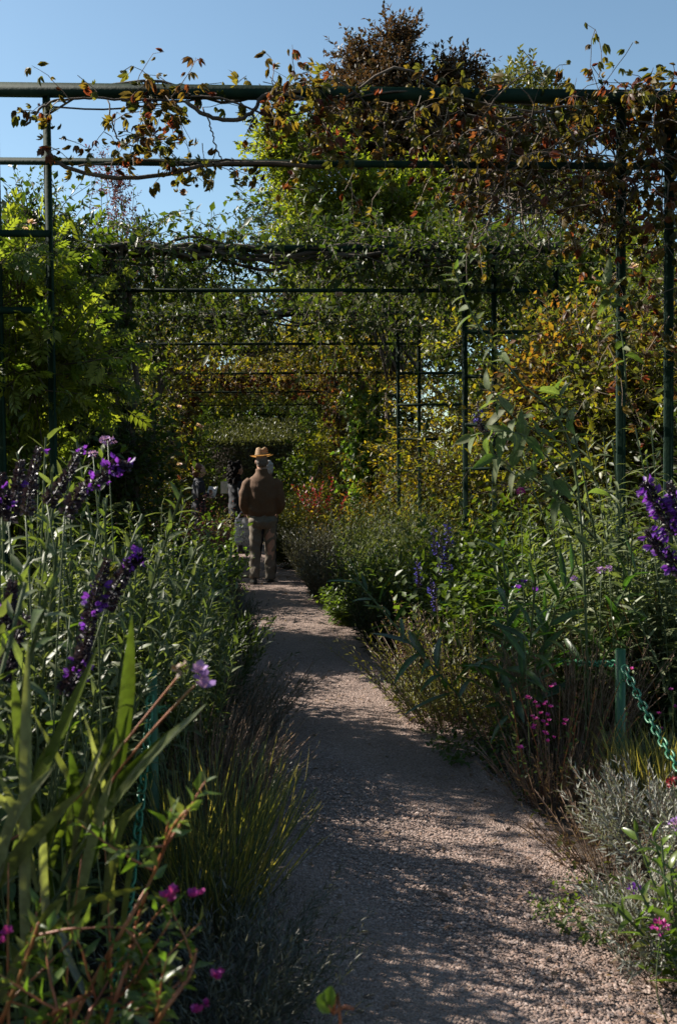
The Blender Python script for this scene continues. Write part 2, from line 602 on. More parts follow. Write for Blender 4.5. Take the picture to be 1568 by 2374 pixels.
# ------------------------------------------------------------------ palettes
G = lambda *c: [tuple(x) for x in c]
L_sage = Leaf('sage_leaf', G((.065, .105, .03), (.09, .135, .045), (.13, .165, .085), (.075, .13, .03)), trans=.38, rough=.5, vein=.35, tmul=(1.8, 1.9, .6))
L_will = Leaf('willow_sage_leaf', G((.085, .13, .05), (.13, .18, .085), (.19, .23, .145)), trans=.36, rough=.5, vein=.4, tmul=(1.7, 1.8, .6))
L_big = Leaf('broad_sage_leaf', G((.085, .125, .05), (.12, .16, .075), (.145, .175, .10), (.08, .14, .035)), trans=.4, rough=.6, spec=.2, vein=.5, tmul=(1.5, 1.9, .5))
L_ole = Leaf('oleander_leaf', G((.025, .05, .018), (.04, .085, .02), (.05, .10, .03)), trans=.36, rough=.35, vein=.5, tmul=(1.8, 2.4, .6))
L_bright = Leaf('bright_leaf', G((.05, .09, .012), (.09, .135, .016), (.13, .165, .022), (.06, .11, .014), (.11, .125, .02)), trans=.62, rough=.45, vein=.3, tmul=(2.5, 2.5, .9), spec=.35)
L_green = Leaf('green_leaf', G((.035, .07, .012), (.055, .10, .016), (.08, .125, .02), (.045, .09, .02)), trans=.42, rough=.45, vein=.3, tmul=(2.3, 2.4, .6), spec=.35)
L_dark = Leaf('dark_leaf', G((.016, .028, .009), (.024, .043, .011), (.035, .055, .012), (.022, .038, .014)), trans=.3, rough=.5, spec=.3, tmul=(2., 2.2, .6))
L_rose = Leaf('climber_leaf', G((.02, .04, .011), (.035, .065, .012), (.05, .08, .014), (.085, .10, .018), (.13, .11, .02)), trans=.38, rough=.48, spec=.3, tmul=(2.3, 2.4, .6))
L_yel = Leaf('yellowing_leaf', G((.05, .09, .014), (.085, .12, .017), (.14, .15, .02), (.21, .16, .02), (.24, .10, .02)), trans=.5, rough=.42, spec=.35, tmul=(2.4, 2.3, .6), vein=.2)
L_auf = Leaf('turning_leaf', G((.13, .13, .02), (.17, .14, .02), (.24, .14, .02), (.10, .12, .018), (.22, .08, .018), (.10, .11, .02), (.07, .10, .016), (.15, .14, .02)), trans=.5, rough=.45, spec=.35, tmul=(2.3, 2.2, .8), vein=.2)
L_creep = Leaf('creeper_leaf', G((.03, .045, .011), (.05, .068, .013), (.085, .085, .015), (.15, .095, .015), (.05, .06, .013), (.13, .028, .018), (.035, .052, .013), (.10, .05, .014)), trans=.5, rough=.5, spec=.3, tmul=(2.3, 2.2, .9), vein=.25)
L_cop = Leaf('copper_leaf', G((.045, .030, .016), (.065, .040, .018), (.085, .046, .020), (.05, .046, .018), (.06, .055, .02)), trans=.3, rough=.5, spec=.3, tmul=(1.9, 1.6, 1.))
L_red = Leaf('red_brown_leaf', G((.09, .03, .028), (.13, .04, .035), (.11, .06, .03)), trans=.35, rough=.45, tmul=(1.8, 1.5, 1.3))
L_lime = Leaf('lime_leaf', G((.06, .11, .014), (.10, .15, .018), (.15, .18, .022), (.18, .18, .025)), trans=.55, rough=.45, spec=.35, tmul=(2.4, 2.4, .6))
L_tree = Leaf('pale_tree_leaf', G((.07, .085, .018), (.10, .115, .025), (.13, .13, .03)), trans=.4, rough=.45)
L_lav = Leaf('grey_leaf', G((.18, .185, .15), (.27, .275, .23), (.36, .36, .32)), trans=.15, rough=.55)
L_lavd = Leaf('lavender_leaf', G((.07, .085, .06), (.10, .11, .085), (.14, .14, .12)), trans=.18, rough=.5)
L_hea = Leaf('dry_stalk_leaf', G((.14, .08, .05), (.22, .135, .085), (.30, .21, .14)), trans=.25, rough=.6)
L_oli = Leaf('olive_leaf', G((.075, .10, .02), (.13, .15, .03), (.20, .19, .05)), trans=.4, rough=.5, tmul=(1.9, 1.8, .6))
L_grass = Leaf('grass_blade', G((.12, .145, .03), (.21, .205, .05), (.32, .26, .10), (.11, .14, .025)), trans=.45, rough=.45, tmul=(2.0, 1.9, .7))
L_blade = Leaf('strap_leaf', G((.035, .06, .008), (.065, .10, .014), (.12, .13, .07), (.04, .075, .01), (.22, .22, .15), (.19, .19, .12)), trans=.33, rough=.27, tmul=(2.0, 2.2, .5), spec=.75)  # the palest stops put sun glare into the leaf colour
L_ast = Leaf('aster_leaf', G((.055, .09, .03), (.085, .12, .045), (.12, .15, .08)), trans=.35, rough=.5, tmul=(1.9, 1.9, .6))
L_hedge = Leaf('hedge_leaf', G((.06, .075, .022), (.09, .105, .03), (.13, .135, .045)), trans=.25, rough=.45)
L_cup = Leaf('cuphea_leaf', G((.07, .13, .02), (.10, .17, .03), (.14, .16, .05)), trans=.42, rough=.32, vein=.3, tmul=(1.7, 2., .6))
L_pet_v = Leaf('violet_petal', G((.16, .03, .32), (.22, .05, .42), (.10, .02, .28)), trans=.45, rough=.5, tmul=(1.6, 1.4, 1.4))
L_pet_m = Leaf('magenta_petal', G((.42, .03, .25), (.50, .05, .35), (.33, .02, .28)), trans=.4, rough=.5)
L_pet_b = Leaf('blue_petal', G((.05, .04, .40), (.08, .06, .52)), trans=.4, rough=.5)
L_pet_l = Leaf('lilac_petal', G((.34, .17, .52), (.42, .24, .6)), trans=.35, rough=.5)
L_pet_p = Leaf('pink_petal', G((.72, .42, .42), (.80, .55, .5)), trans=.4, rough=.5)
L_pet_r = Leaf('crimson_petal', G((.20, .008, .02), (.34, .015, .03), (.12, .008, .02)), trans=.3, rough=.5)
L_cal = Leaf('dark_calyx', G((.018, .010, .022), (.035, .018, .035), (.06, .04, .06)), trans=.15, rough=.4)
L_hop = Leaf('hop_leaf', G((.07, .14, .025), (.10, .18, .03), (.14, .21, .045)), trans=.5, rough=.4, tmul=(2.0, 2.2, .7))
M_bark = surf('bark', G((.035, .024, .016), (.07, .05, .035), (.11, .085, .06)), rough=.85, scale=9, bump=.6, stretch=(1, 1, .3))
M_twig = surf('twig', G((.07, .045, .03), (.13, .09, .06), (.2, .15, .1)), rough=.75, scale=15)
M_stem = surf('green_stem', G((.03, .05, .014), (.055, .075, .025), (.085, .10, .045)), rough=.6, scale=14)
M_rstem = surf('red_stem', G((.15, .04, .02), (.26, .085, .03), (.2, .11, .035)), rough=.5, scale=10)
M_dry = surf('dry_stem', G((.09, .052, .034), (.16, .098, .065), (.23, .16, .11)), rough=.7, scale=12)
M_green = surf('green_paint', G((.003, .013, .008), (.005, .019, .011), (.014, .03, .017)), rough=.7, scale=9, bump=.1, bscale=60, spec=.12)
M_stake = surf('stake_paint', G((.010, .055, .018), (.016, .07, .024), (.022, .08, .03)), rough=.42, scale=9, bump=.08, bscale=50)
M_chain = surf('chain_plastic', G((.022, .115, .058), (.034, .145, .075), (.045, .17, .09)), rough=.35, scale=12)
M_soil = surf('soil', G((.022, .015, .010), (.045, .031, .021), (.08, .057, .04)), rough=.95, scale=16, bump=.8, bscale=70)
RN = np.random.default_rng
gx = lambda px, Y: float(P(px, 1187, Y)[0])

# ------------------------------------------------------------------ ground and path
b = MB()
b.add([(-400, -60, 0), (400, -60, 0), (400, 700, 0), (-400, 700, 0)], quads=[(0, 1, 2, 3)])
b.build('ground', M_soil, kind='structure')


def gravel_mat():
    m, nt, N, L = _mat('gravel')
    out = N('ShaderNodeOutputMaterial'); p = N('ShaderNodeBsdfPrincipled'); p.inputs['Roughness'].default_value = .85
    p.inputs['Specular IOR Level'].default_value = .25
    tc = N('ShaderNodeTexCoord')
    v = N('ShaderNodeTexVoronoi'); v.inputs['Scale'].default_value = 120; v.inputs['Randomness'].default_value = 1
    L(tc.outputs['Object'], v.inputs['Vector'])
    sx = N('ShaderNodeSeparateXYZ'); L(v.outputs['Color'], sx.inputs[0])
    r = ramp(nt, G((.115, .083, .07), (.225, .162, .134), (.285, .208, .172), (.20, .137, .105), (.32, .245, .21), (.16, .118, .098)))
    L(sx.outputs['X'], r.inputs[0])
    nz = N('ShaderNodeTexNoise'); nz.inputs['Scale'].default_value = 1.6; nz.inputs['Detail'].default_value = 6
    L(tc.outputs['Object'], nz.inputs['Vector'])
    mr = N('ShaderNodeMapRange'); mr.inputs['From Min'].default_value = .3; mr.inputs['From Max'].default_value = .7
    mr.inputs['To Min'].default_value = .75; mr.inputs['To Max'].default_value = 1.12
    L(nz.outputs['Fac'], mr.inputs['Value'])
    sc = N('ShaderNodeVectorMath'); sc.operation = 'SCALE'; L(r.outputs[0], sc.inputs[0]); L(mr.outputs[0], sc.inputs['Scale'])
    L(sc.outputs[0], p.inputs['Base Color'])
    bp = N('ShaderNodeBump'); bp.inputs['Strength'].default_value = .9; bp.inputs['Distance'].default_value = .012; bp.invert = True
    L(v.outputs['Distance'], bp.inputs['Height']); L(bp.outputs[0], p.inputs['Normal'])
    L(p.outputs[0], out.inputs[0])
    return m


M_gravel = gravel_mat()
rng = RN(5)
ys = np.arange(-1., 48., .12)
wl = -.08 + .05 * np.sin(ys * 1.7) + .03 * np.sin(ys * 4.1 + 1) + rng.normal(0, .012, len(ys))
wr = 1.235 + .04 * np.sin(ys * 1.3 + 2) + .03 * np.sin(ys * 3.7) + rng.normal(0, .012, len(ys))
b = MB()
nx = 9
V = np.array([[(l + (r - l) * i / (nx - 1), y, .004 + .012 * math.sin(PI * i / (nx - 1)) + (.006 * math.sin(y * 2.1 + i * .7))*(0 < i < nx-1)) for i in range(nx)] for y, l, r in zip(ys, wl, wr)])
n = len(ys)
q = [(j * nx + i, j * nx + i + 1, (j + 1) * nx + i + 1, (j + 1) * nx + i) for j in range(n - 1) for i in range(nx - 1)]
b.add(V.reshape(-1, 3), quads=q)
b.build('gravel_path', M_gravel, kind='structure', smooth=True)


def stones_mat():
    m, nt, N, L = _mat('path_stone')
    out = N('ShaderNodeOutputMaterial'); p = N('ShaderNodeBsdfPrincipled'); p.inputs['Roughness'].default_value = .75
    p.inputs['Specular IOR Level'].default_value = .3
    a = N('ShaderNodeAttribute'); a.attribute_name = 'tint'
    r = ramp(nt, G((.083, .063, .055), (.21, .147, .12), (.285, .205, .168), (.21, .128, .092), (.35, .28, .245), (.25, .182, .155), (.135, .103, .092)))
    L(a.outputs['Fac'], r.inputs[0]); L(r.outputs[0], p.inputs['Base Color']); L(p.outputs[0], out.inputs[0])
    return m


M_stone = stones_mat()
OCT = np.array([(1, 0, 0), (-1, 0, 0), (0, 1, 0), (0, -1, 0), (0, 0, 1), (0, 0, -1.)])
OCF = np.array([(0, 2, 4), (2, 1, 4), (1, 3, 4), (3, 0, 4)])


def pebbles(n, y0, y1, s0, s1, seed, xl=-.12, xr=1.3):
    rng = RN(seed)
    y = y0 + (y1 - y0) * rng.uniform(0, 1, n) ** 1.25
    x = rng.uniform(xl, xr, n)
    s = rng.uniform(s0, s1, n) * np.where(rng.uniform(0, 1, n) < .06, 1.7, 1)
    sc = np.stack([s * rng.uniform(.7, 1.3, n), s * rng.uniform(.6, 1.1, n), s * rng.uniform(.4, .75, n)], 1)
    a = rng.uniform(0, 2 * PI, n)
    v = OCT[None] * (1 + rng.uniform(-.25, .25, (n, 6, 1)))
    v = v + rng.normal(0, .16, (n, 6, 3))
    v = v * sc[:, None]
    c, s_ = np.cos(a)[:, None], np.sin(a)[:, None]
    V = np.stack([v[..., 0] * c - v[..., 1] * s_, v[..., 0] * s_ + v[..., 1] * c, v[..., 2]], -1)
    z = .006 + .012 * np.sin(PI * np.clip((x + .08) / 1.31, 0, 1))
    V += np.stack([x, y, z], 1)[:, None]
    bb = MB()
    bb.tile((OCT, OCF), V, rng.uniform(0, 1, n))
    return bb


b = pebbles(42000, 2.2, 5.2, .0032, .0062, 1)
bb = pebbles(18000, 5., 13., .004, .007, 2)
b.add(np.concatenate(bb.v), tris=bb.f3[0][0], tint=np.concatenate(bb.t))
b.build('path_gravel', M_stone, kind='stuff')

# ------------------------------------------------------------------ the row of garden arches
ZB = P(772, 217, 5.5)[2]
ZC = P(772, 384, 5.5)[2]
SKEW = -.050                                   # the arches stand slightly askew to the path
XL, XR = float(P(116, 620, 5.6)[0]), float(P(1441, 700, 5.4)[0])
XM = (XL + XR) / 2
YA = lambda k, x: AY[k] + (x - XM) * SKEW
AY = [5.5 + 3.74 * k for k in range(7)]


def post_mesh(b, x, y, z0, z1, w=.041, t=.009):
    prof = [(-w / 2, w / 2 - t), (w / 2 - t, w / 2 - t), (w / 2 - t, -w / 2), (w / 2, -w / 2), (w / 2, w / 2), (-w / 2, w / 2)]
    V = [(x + p[0], y + p[1], z) for z in (z0, z1) for p in prof]
    n = 6
    b.add(V, quads=[(i, (i + 1) % n, n + (i + 1) % n, n + i) for i in range(n)] + [(6, 7, 8, 9), (6, 9, 10, 11)])


_posts = {}
ARCH_LBL = ['nearest dark green metal arch spanning the path, half bare against the sky',
            'second metal arch along the path, dark vine thick on its beam',
            'third metal arch along the path, behind the second one',
            'fourth metal arch, with the bright green hop on its right post',
            'fifth metal arch along the path, deep inside the tunnel',
            'sixth metal arch, second last before the clipped hedge',
            'last metal arch, closest to the clipped hedge']
for k, Y in enumerate(AY):
    root = empty('garden_arch', ARCH_LBL[k], 'arch', (XM, Y, 0), 'metal arches over the path')
    for x in (XL, XR, XL - .274, XR + .274) + (() if k == 0 else (XL - .86, XR + .86)):
        bb = MB(); post_mesh(bb, x, YA(k, x), 0, ZB - .031)
        bb.build('post', M_green, root)
    bb = MB(); box(bb, (XM, Y, ZB), (XR - XL + 1.8, .052, .062), rz=SKEW); bb.build('top_beam', M_green, root)
    bb = MB(); box(bb, (XM, Y - .034, ZC), (XR - XL + 1.76, .02, .034), rz=SKEW); bb.build('cross_bar', M_green, root)
    for z in (2.77, 2.36, 1.91, 1.5):
        for s in (-1, 1):
            if k == 0 and (s > 0 or z < 2.):
                continue
            xa = XL if s < 0 else XR
            bb = MB(); box(bb, (xa + s * .44, YA(k, xa + s * .44) - .034, z), (.9, .02, .034), rz=SKEW); bb.build('rail', M_green, root)

# ------------------------------------------------------------------ posts with chains along the beds
def stake(label, x, Y, h=.62):
    r = empty('chain_post', label, 'post', (x, Y, 0), 'green posts along the path')
    bb = MB()
    a = np.arange(14) / 14 * 2 * PI
    ro, ri = .0225, .018
    ring = lambda rr, z: np.stack([x + rr * np.cos(a), Y + rr * np.sin(a), np.full(14, z)], 1)
    V = np.vstack([ring(ro, -.02), ring(ro, h), ring(ri, h), ring(ri, h - .12)])
    i = np.arange(14); j = (i + 1) % 14
    Q = np.vstack([np.stack([i + 14 * k, j + 14 * k, j + 14 * k + 14, i + 14 * k + 14], 1) for k in range(3)])
    bb.add(V, quads=Q)
    bb.build('tube', M_stake, r, smooth=False)
    hook = MB(); tube(hook, curve_pts([(x, Y - .02, h - .13), (x, Y - .045, h - .135), (x, Y - .05, h - .115), (x, Y - .04, h - .10)], 8), .004, 5)
    hook.build('hook', M_stake, r)
    return r


def link_mesh():
    nb, ns = 16, 6
    L2, W2, rr = .0235, .0095, .0047
    path = []
    for i in range(nb):
        a = i / nb * 2 * PI
        cx, cy = math.cos(a), math.sin(a)
        path.append((cx * .0145, (L2 - .0145 + .0) * (1 if cy > 0 else -1) * (abs(cy) > 1e-6) + cy * .0145, 0))
    path = np.array(path)
    nx_ = np.roll(path, -1, 0) - np.roll(path, 1, 0)
    T = nrm(nx_)
    U = np.stack([T[:, 1], -T[:, 0], T[:, 2] * 0], 1)
    a = np.arange(ns) / ns * 2 * PI
    V = path[:, None] + rr * (np.cos(a)[None, :, None] * U[:, None] + np.sin(a)[None, :, None] * np.array((0, 0, 1.)))
    i, s = np.meshgrid(np.arange(nb), np.arange(ns), indexing='ij')
    Q = np.stack([i * ns + s, ((i + 1) % nb) * ns + s, ((i + 1) % nb) * ns + (s + 1) % ns, i * ns + (s + 1) % ns], -1).reshape(-1, 4)
    bb = MB(); bb.add(V.reshape(-1, 3), quads=Q)
    return bb.mesh('link', M_chain, smooth=True)


LINK = link_mesh()


def chain(label, a, bpt, sag, seed=0):
    rng = RN(seed)
    a, bpt = np.array(a, float), np.array(bpt, float)
    r = empty('chain', label, 'chain', a, 'green plastic chains between the posts')
    t = np.linspace(0, 1, 400)
    p = a + (bpt - a) * t[:, None]
    p[:, 2] -= sag * 4 * t * (1 - t)
    p[:, 2] = np.maximum(p[:, 2], .02)
    s = np.concatenate([[0], np.cumsum(np.linalg.norm(np.diff(p, axis=0), axis=1))])
    pitch = .037
    n = int(s[-1] / pitch)
    for i in range(n):
        m_ = (i + .5) * pitch
        c = np.array([np.interp(m_, s, p[:, k]) for k in range(3)])
        d = np.array([np.interp(m_ + .01, s, p[:, k]) - np.interp(m_ - .01, s, p[:, k]) for k in range(3)])
        d = nrm(d)
        u = nrm(np.cross(d, (0, 0, 1.) if abs(d[2]) < .95 else (1., 0, 0)))
        w = np.cross(d, u)
        ang = (i % 2) * PI / 2 + .6 + rng.normal(0, .12)
        x = math.cos(ang) * u + math.sin(ang) * w
        z = np.cross(x, d)
        M = np.eye(4); M[:3, 0] = x; M[:3, 1] = d; M[:3, 2] = z; M[:3, 3] = c - a
        o = bpy.data.objects.new('link', LINK)
        o.parent = r; o.matrix_local = Matrix(M.tolist()); COL.objects.link(o)
    return r


sx_r, sx_l = gx(1437, 4.25), gx(343, 3.5)
stake('green tube post with a chain running down right of it, beside the dry reddish shrub', sx_r, 4.25, .67)
stake('hollow topped green post behind the strap leaves, chain hanging down in front of it', sx_l, 3.5, .785)
stake('green post far up the left border beside the pointed blade clump', gx(462, 10.3), 10.3)
stake('small far green post above the grey lavender mound right of the walking man', gx(742, 15.2), 15.2)
stake('green post half buried in dark leaves in the middle of the right border', gx(1000, 7.75), 7.75)
chain('chain sloping down right from the post beside the dry reddish shrub', (sx_r, 4.21, .60), (sx_r + .0, 1.7, .56), .42, 1)
chain('chain hanging along the hollow topped post and on through the near left foliage', (sx_l, 3.455, .70), (sx_l - .02, 1.0, .60), .44, 2)
chain('chain swagging through dark leaves behind the long leaved oleander bush', (sx_r, 4.29, .60), (gx(1000, 7.75), 7.71, .52), .16, 3)
chain('short chain loop seen between the blade clump and the dark left edging', (gx(462, 10.3), 10.26, .5), (sx_l, 3.54, .64), .40, 4)
chain('far chain swag by the grey lavender mound right of the man', (gx(742, 15.2), 15.15, .5), (gx(1000, 7.75), 7.8, .52), .32, 5)
# ------------------------------------------------------------------ trees and hedge behind the arches
def tree(label, px, Y, top_py, halfw_px, leaf, seed, lobes=None, ns=1500, m=11, size=.1, sl=.9, bark=M_bark, name='tree', trunk_px=None, clump=60, lr=.13, bottom=.3, up=.5, limbs=22, **k):
    rng = RN(seed)
    c = P(px, top_py, Y)
    x, H = c[0], c[2]
    rw = halfw_px / FD * Y
    vols = []
    for (fx, fz, frx, frz, w) in (lobes or [(0, .62, 1, .36, 1)]):
        vols.append((x + fx * rw, Y, fz * H, frx * rw, frx * rw * .9, frz * H, w))
    tx = x if trunk_px is None else float(P(trunk_px, 1187, Y)[0])
    root = empty(name, label, 'tree', (tx, Y, 0))
    mass(None, None, None, (tx * .5 + x * .5, Y, H * .42), vols, leaf, rng, ns=ns, sl=sl, m=m, size=size, root=root, bark=bark, limbs=limbs, lr=lr * .45, clump=clump, up=up, shell=.5, tpl=k.pop('tpl', 'dia'), **k)
    b = MB()
    tube(b, curve_pts([(tx, Y, -.1), (tx + .06, Y + .05, H * .25), (tx * .6 + x * .4, Y, H * .45), (x + .05, Y, H * .8)], 12), lr * np.linspace(1.3, .25, 12)[None], 9)
    b.build('trunk', bark, root)
    return root


tree('tall copper brown tree rising highest above the arches against the sky', 890, 30, 74, 190, L_cop, 11,
     lobes=[(-.05, .83, .62, .15, 2.4), (-.45, .78, .40, .14, .9), (.5, .72, .7, .2, 1.4), (.95, .80, .42, .13, 1.4), (.2, .60, 1.3, .2, 1.2), (0, .45, 1.3, .2, .8)], ns=6500, m=13, size=.15, sl=.9, clump=150, up=.7)
tree('pale yellow green tree top peeping over the arch right of the copper one', 1225, 42, 118, 120, L_tree, 12, lobes=[(0, .82, .8, .17, 1), (.3, .68, 1., .2, 1), (-.5, .7, .7, .2, .6)], ns=1300, m=12, size=.24, sl=1.1, clump=55)
tree('small airy red brown tree standing against the sky at the left gap', 265, 27, 335, 85, L_red, 13, lobes=[(0, .85, .35, .14, .5), (0, .72, .8, .14, 1), (-.25, .55, 1.1, .16, 1), (.4, .6, .8, .15, 1)], ns=800, m=10, size=.085, sl=.6, clump=60, lr=.06, up=.2)
tree('dusky brownish tree at the left edge beyond the nearest post', 40, 25, 420, 120, L_rose, 14, lobes=[(0, .8, 1., .2, 1), (-.6, .6, 1, .25, 1), (.4, .6, .8, .25, .8)], ns=1100, m=10, size=.10, sl=.8, clump=60)
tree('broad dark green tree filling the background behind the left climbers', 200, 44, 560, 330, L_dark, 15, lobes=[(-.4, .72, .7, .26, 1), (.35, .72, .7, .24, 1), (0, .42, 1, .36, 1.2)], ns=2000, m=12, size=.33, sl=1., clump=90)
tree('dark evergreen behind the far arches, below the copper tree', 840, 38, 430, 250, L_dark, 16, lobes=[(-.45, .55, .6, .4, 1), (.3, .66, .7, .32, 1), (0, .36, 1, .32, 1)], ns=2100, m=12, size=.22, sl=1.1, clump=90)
tree('deep green tree behind the yellow shrub on the right', 1250, 24, 420, 250, L_rose, 17, lobes=[(-.3, .68, .8, .28, 1), (.5, .7, .7, .26, 1), (0, .36, 1, .34, 1.2)], ns=2600, m=12, size=.19, sl=.9, clump=90)
tree('olive green tree at the far right behind the second metal arch', 1560, 18, 520, 260, L_yel, 18, lobes=[(-.1, .7, .9, .26, 1), (0, .36, 1.1, .34, 1.2)], ns=2300, m=12, size=.12, sl=.7, clump=70, hi=.6)
tree('light green tree leaning over the arches left of the copper one', 720, 15, 262, 115, L_lime, 19, lobes=[(-.35, .86, .6, .13, 1), (.5, .78, 1., .15, 1.5), (1.4, .75, 1.1, .16, 1.4), (-.3, .72, .75, .13, 1), (2.2, .7, .9, .16, 1.)], ns=2900, m=13, size=.075, sl=.5, clump=110, lr=.05, hi=.95, trunk_px=1120)

# the clipped hedge that closes the path
rng = RN(31)
Yh = 34.
hx0, hx1 = gx(380, Yh), gx(720, Yh)
root = empty('clipped_hedge', 'clipped hedge closing the path, dark face under a paler sloping top', 'hedge', (float((hx0 + hx1) / 2), Yh, 0))
zt0, zt1 = P(560, 1030, Yh)[2], P(560, 975, Yh + 2)[2]
N = 26000
u = rng.uniform(0, 1, N)
x = rng.uniform(hx0, hx1, N)
fr = u < .45
y = np.where(fr, Yh + rng.normal(0, .05, N), Yh + (u - .45) / .55 * 2.2)
z = np.where(fr, rng.uniform(0, 1, N) * zt0, zt0 + (u - .45) / .55 * (zt1 - zt0) + rng.normal(0, .05, N))
pos = np.stack([x, y, z], 1)
ax = nrm(np.where(fr[:, None], np.array((0, -.5, .3)), np.array((0, -.35, .9))) + rng.normal(0, .5, (N, 3)))
nn = np.cross(ax, nrm(rng.normal(0, 1, (N, 3))))
place(root, pos, ax, nrm(nn), .11, 'dia', L_hedge, tints(N, rng), rng, mass_name='clipped_leaves')
b = MB()
hm = (hx0 + hx1) / 2
V = [(hx0, Yh + .1, 0), (hx1, Yh + .1, 0), (hx1, Yh + .1, zt0 - .1), (hx0, Yh + .1, zt0 - .1), (hx0, Yh + 2.3, zt1 - .1), (hx1, Yh + 2.3, zt1 - .1), (hx0, Yh + 2.3, 0), (hx1, Yh + 2.3, 0)]
b.add(V, quads=[(0, 1, 2, 3), (3, 2, 5, 4), (4, 5, 7, 6), (1, 7, 5, 2), (0, 3, 4, 6)])
b.build('branch_core', M_bark, root)

# ------------------------------------------------------------------ climbers on the arches
def beam_vine(name, label, k, leaf, seed, x0, x1, ns, tpl, size, m=7, zlo=-.25, zhi=.35, yw=.3, sl=.45, hang=.5, dens=None, nobj=0, cat='vine', hi=1., lo=0., stems=5, sr=.012, group=None, ang=1.0, side=(0, 0), sidez=(.6, 3.3), bark=M_bark):
    rng = RN(seed)
    Y = AY[k]
    root = empty(name, label, cat, (float((x0 + x1) / 2), Y, 0), group)
    ww = rng.uniform(0, 1, ns * 3)
    x = x0 + (x1 - x0) * ww
    if dens is not None:
        keep = rng.uniform(0, 1, ns * 3) < np.interp(ww, np.linspace(0, 1, len(dens)), dens)
        x = x[keep]
    x = x[:ns]
    n = len(x)
    zz_ = rng.uniform(zlo, zhi, n)
    if k:
        nc_ = 26
        cxs = rng.uniform(x0, x1, nc_)
        czs = rng.uniform(-.22, .28, nc_)
        kk = rng.integers(0, nc_, n)
        hit = rng.uniform(0, 1, n) < .65
        far = hit & (np.abs(cxs[kk] - x) < 1.6)
        x = np.where(far, cxs[kk] + rng.normal(0, .22, n), x)
        zz_ = np.where(far, czs[kk] + rng.normal(0, .13, n), zz_)
    base = np.stack([x, YA(k, x) + rng.normal(.22 if k == 1 else 0, yw, n), ZB + zz_], 1)
    d = np.stack([rng.normal(0, .7, n), rng.normal(-.1, .5, n), rng.normal(.05, .5, n)], 1)
    for s, cnt in zip((-1, 1), side):
        if cnt:
            xs = (XL if s < 0 else XR) + s * rng.uniform(-.12, .8, cnt)
            bs = np.stack([xs, YA(k, xs) + rng.normal(0, yw, cnt), rng.uniform(*sidez, cnt)], 1)
            base = np.vstack([base, bs])
            d = np.vstack([d, np.stack([-s * rng.uniform(-.6, 1., cnt), rng.normal(-.35, .5, cnt), rng.normal(.2, .5, cnt)], 1)])
    n = len(base)
    pts = shoots(base, d, sl * rng.uniform(.35, 1.3, n), 6, rng.uniform(.2, 1.6, n) * hang * 2, .2, rng)
    pos, ax, nn, t = along(pts, m, .1, 1, ang, rng, False, -.25, .4, .55)
    sz = size * np.exp(rng.normal(-.08, .33, len(t))) * (1 - .3 * t)
    place(root, pos, ax, nn, sz, tpl, leaf, tints(len(pos), rng, lo, hi, 1.7, pos), rng, nobj)
    b = MB()
    tube(b, pts[:, ::5] if k > 2 else pts[:, [0, 2, 5]] if k else pts, .003 if k else .0022, 3, cap=False)
    for i in range(stems):
        xs = np.linspace(x0, x1, 14)
        c = np.stack([xs, YA(k, xs) + rng.normal(0, .05, 14), ZB + .02 + rng.normal(0, .045, 14) - .16 * rng.uniform(0, 1) * np.abs(np.sin(np.linspace(0, 9, 14) + rng.uniform(0, 6)))], 1)
        tube(b, curve_pts(c, 40), sr * rng.uniform(.4, 1.2), 5)
        sd = 1 if i % 2 else -1
        if side[0 if sd < 0 else 1] > 100:
            xx = XL if sd < 0 else XR
            zz = np.linspace(0, ZB, 9)
            c = np.stack([xx + rng.normal(0, .06, 9), YA(k, xx) + rng.normal(0, .06, 9), zz], 1)
            tube(b, curve_pts(c, 40), sr * 1.6 * np.linspace(1.2, .7, 40)[None], 6)
    b.build('vine_stems', bark, root, kind='stuff')
    return root


XA, XB = XL - .9, XR + .9
# nearest arch: Virginia creeper, thin on the left and thick on the right
rt = beam_vine('creeper', 'red and bronze Virginia creeper trailing over the nearest arch, thickest at the right', 0, L_creep, 41, XL, XB, 160, 'creeper', .10, m=6, zlo=-.14, zhi=.03, yw=.12, sl=.36, hang=.5,
               dens=[.02, .12, .25, .06, .06, .3, .25, .2, .4, .9, 1., 1.], nobj=300, stems=3, sr=.009)
rng = RN(42)
b = MB()
for pts_, r_ in (([(105, 345, 5.46), (150, 385, 5.45), (260, 412, 5.42), (380, 405, 5.42), (470, 385, 5.44), (600, 378, 5.45), (760, 388, 5.45)], .011),
                 ([(430, 235, 5.46), (480, 268, 5.43), (545, 278, 5.42), (590, 255, 5.45), (612, 222, 5.47), (700, 212, 5.47)], .011),
                 ([(180, 385, 5.45), (320, 371, 5.44), (420, 380, 5.45), (520, 372, 5.45), (700, 384, 5.45)], .005),
                 ([(60, 290, 5.44), (110, 240, 5.45), (200, 228, 5.45), (330, 232, 5.45), (440, 236, 5.46)], .006),
                 ([(470, 250, 5.4), (490, 300, 5.38), (500, 340, 5.38), (515, 372, 5.43)], .004),
                 ([(250, 235, 5.4), (262, 290, 5.36), (280, 330, 5.36), (330, 345, 5.36), (360, 352, 5.36)], .004)):
    c = curve_pts([P(*q) for q in pts_], 30)
    tube(b, c + rng.normal(0, .003, c.shape), r_, 6)
# the tangle of bare shoots at the right end
N = 210
c0 = np.array([P(rng.uniform(1080, 1600), rng.uniform(262, 480), 5.5 + rng.uniform(-.3, .5)) for _ in range(N)])
tube(b, shoots(c0, np.stack([rng.normal(0, .8, N), rng.normal(0, .4, N), rng.normal(-.45, .45, N)], 1), rng.uniform(.2, .6, N), 8, .3, .3, rng), np.linspace(.006, .002, 8)[None], 4, cap=False)
b.build('bare_stems', M_bark, rt, kind='stuff')
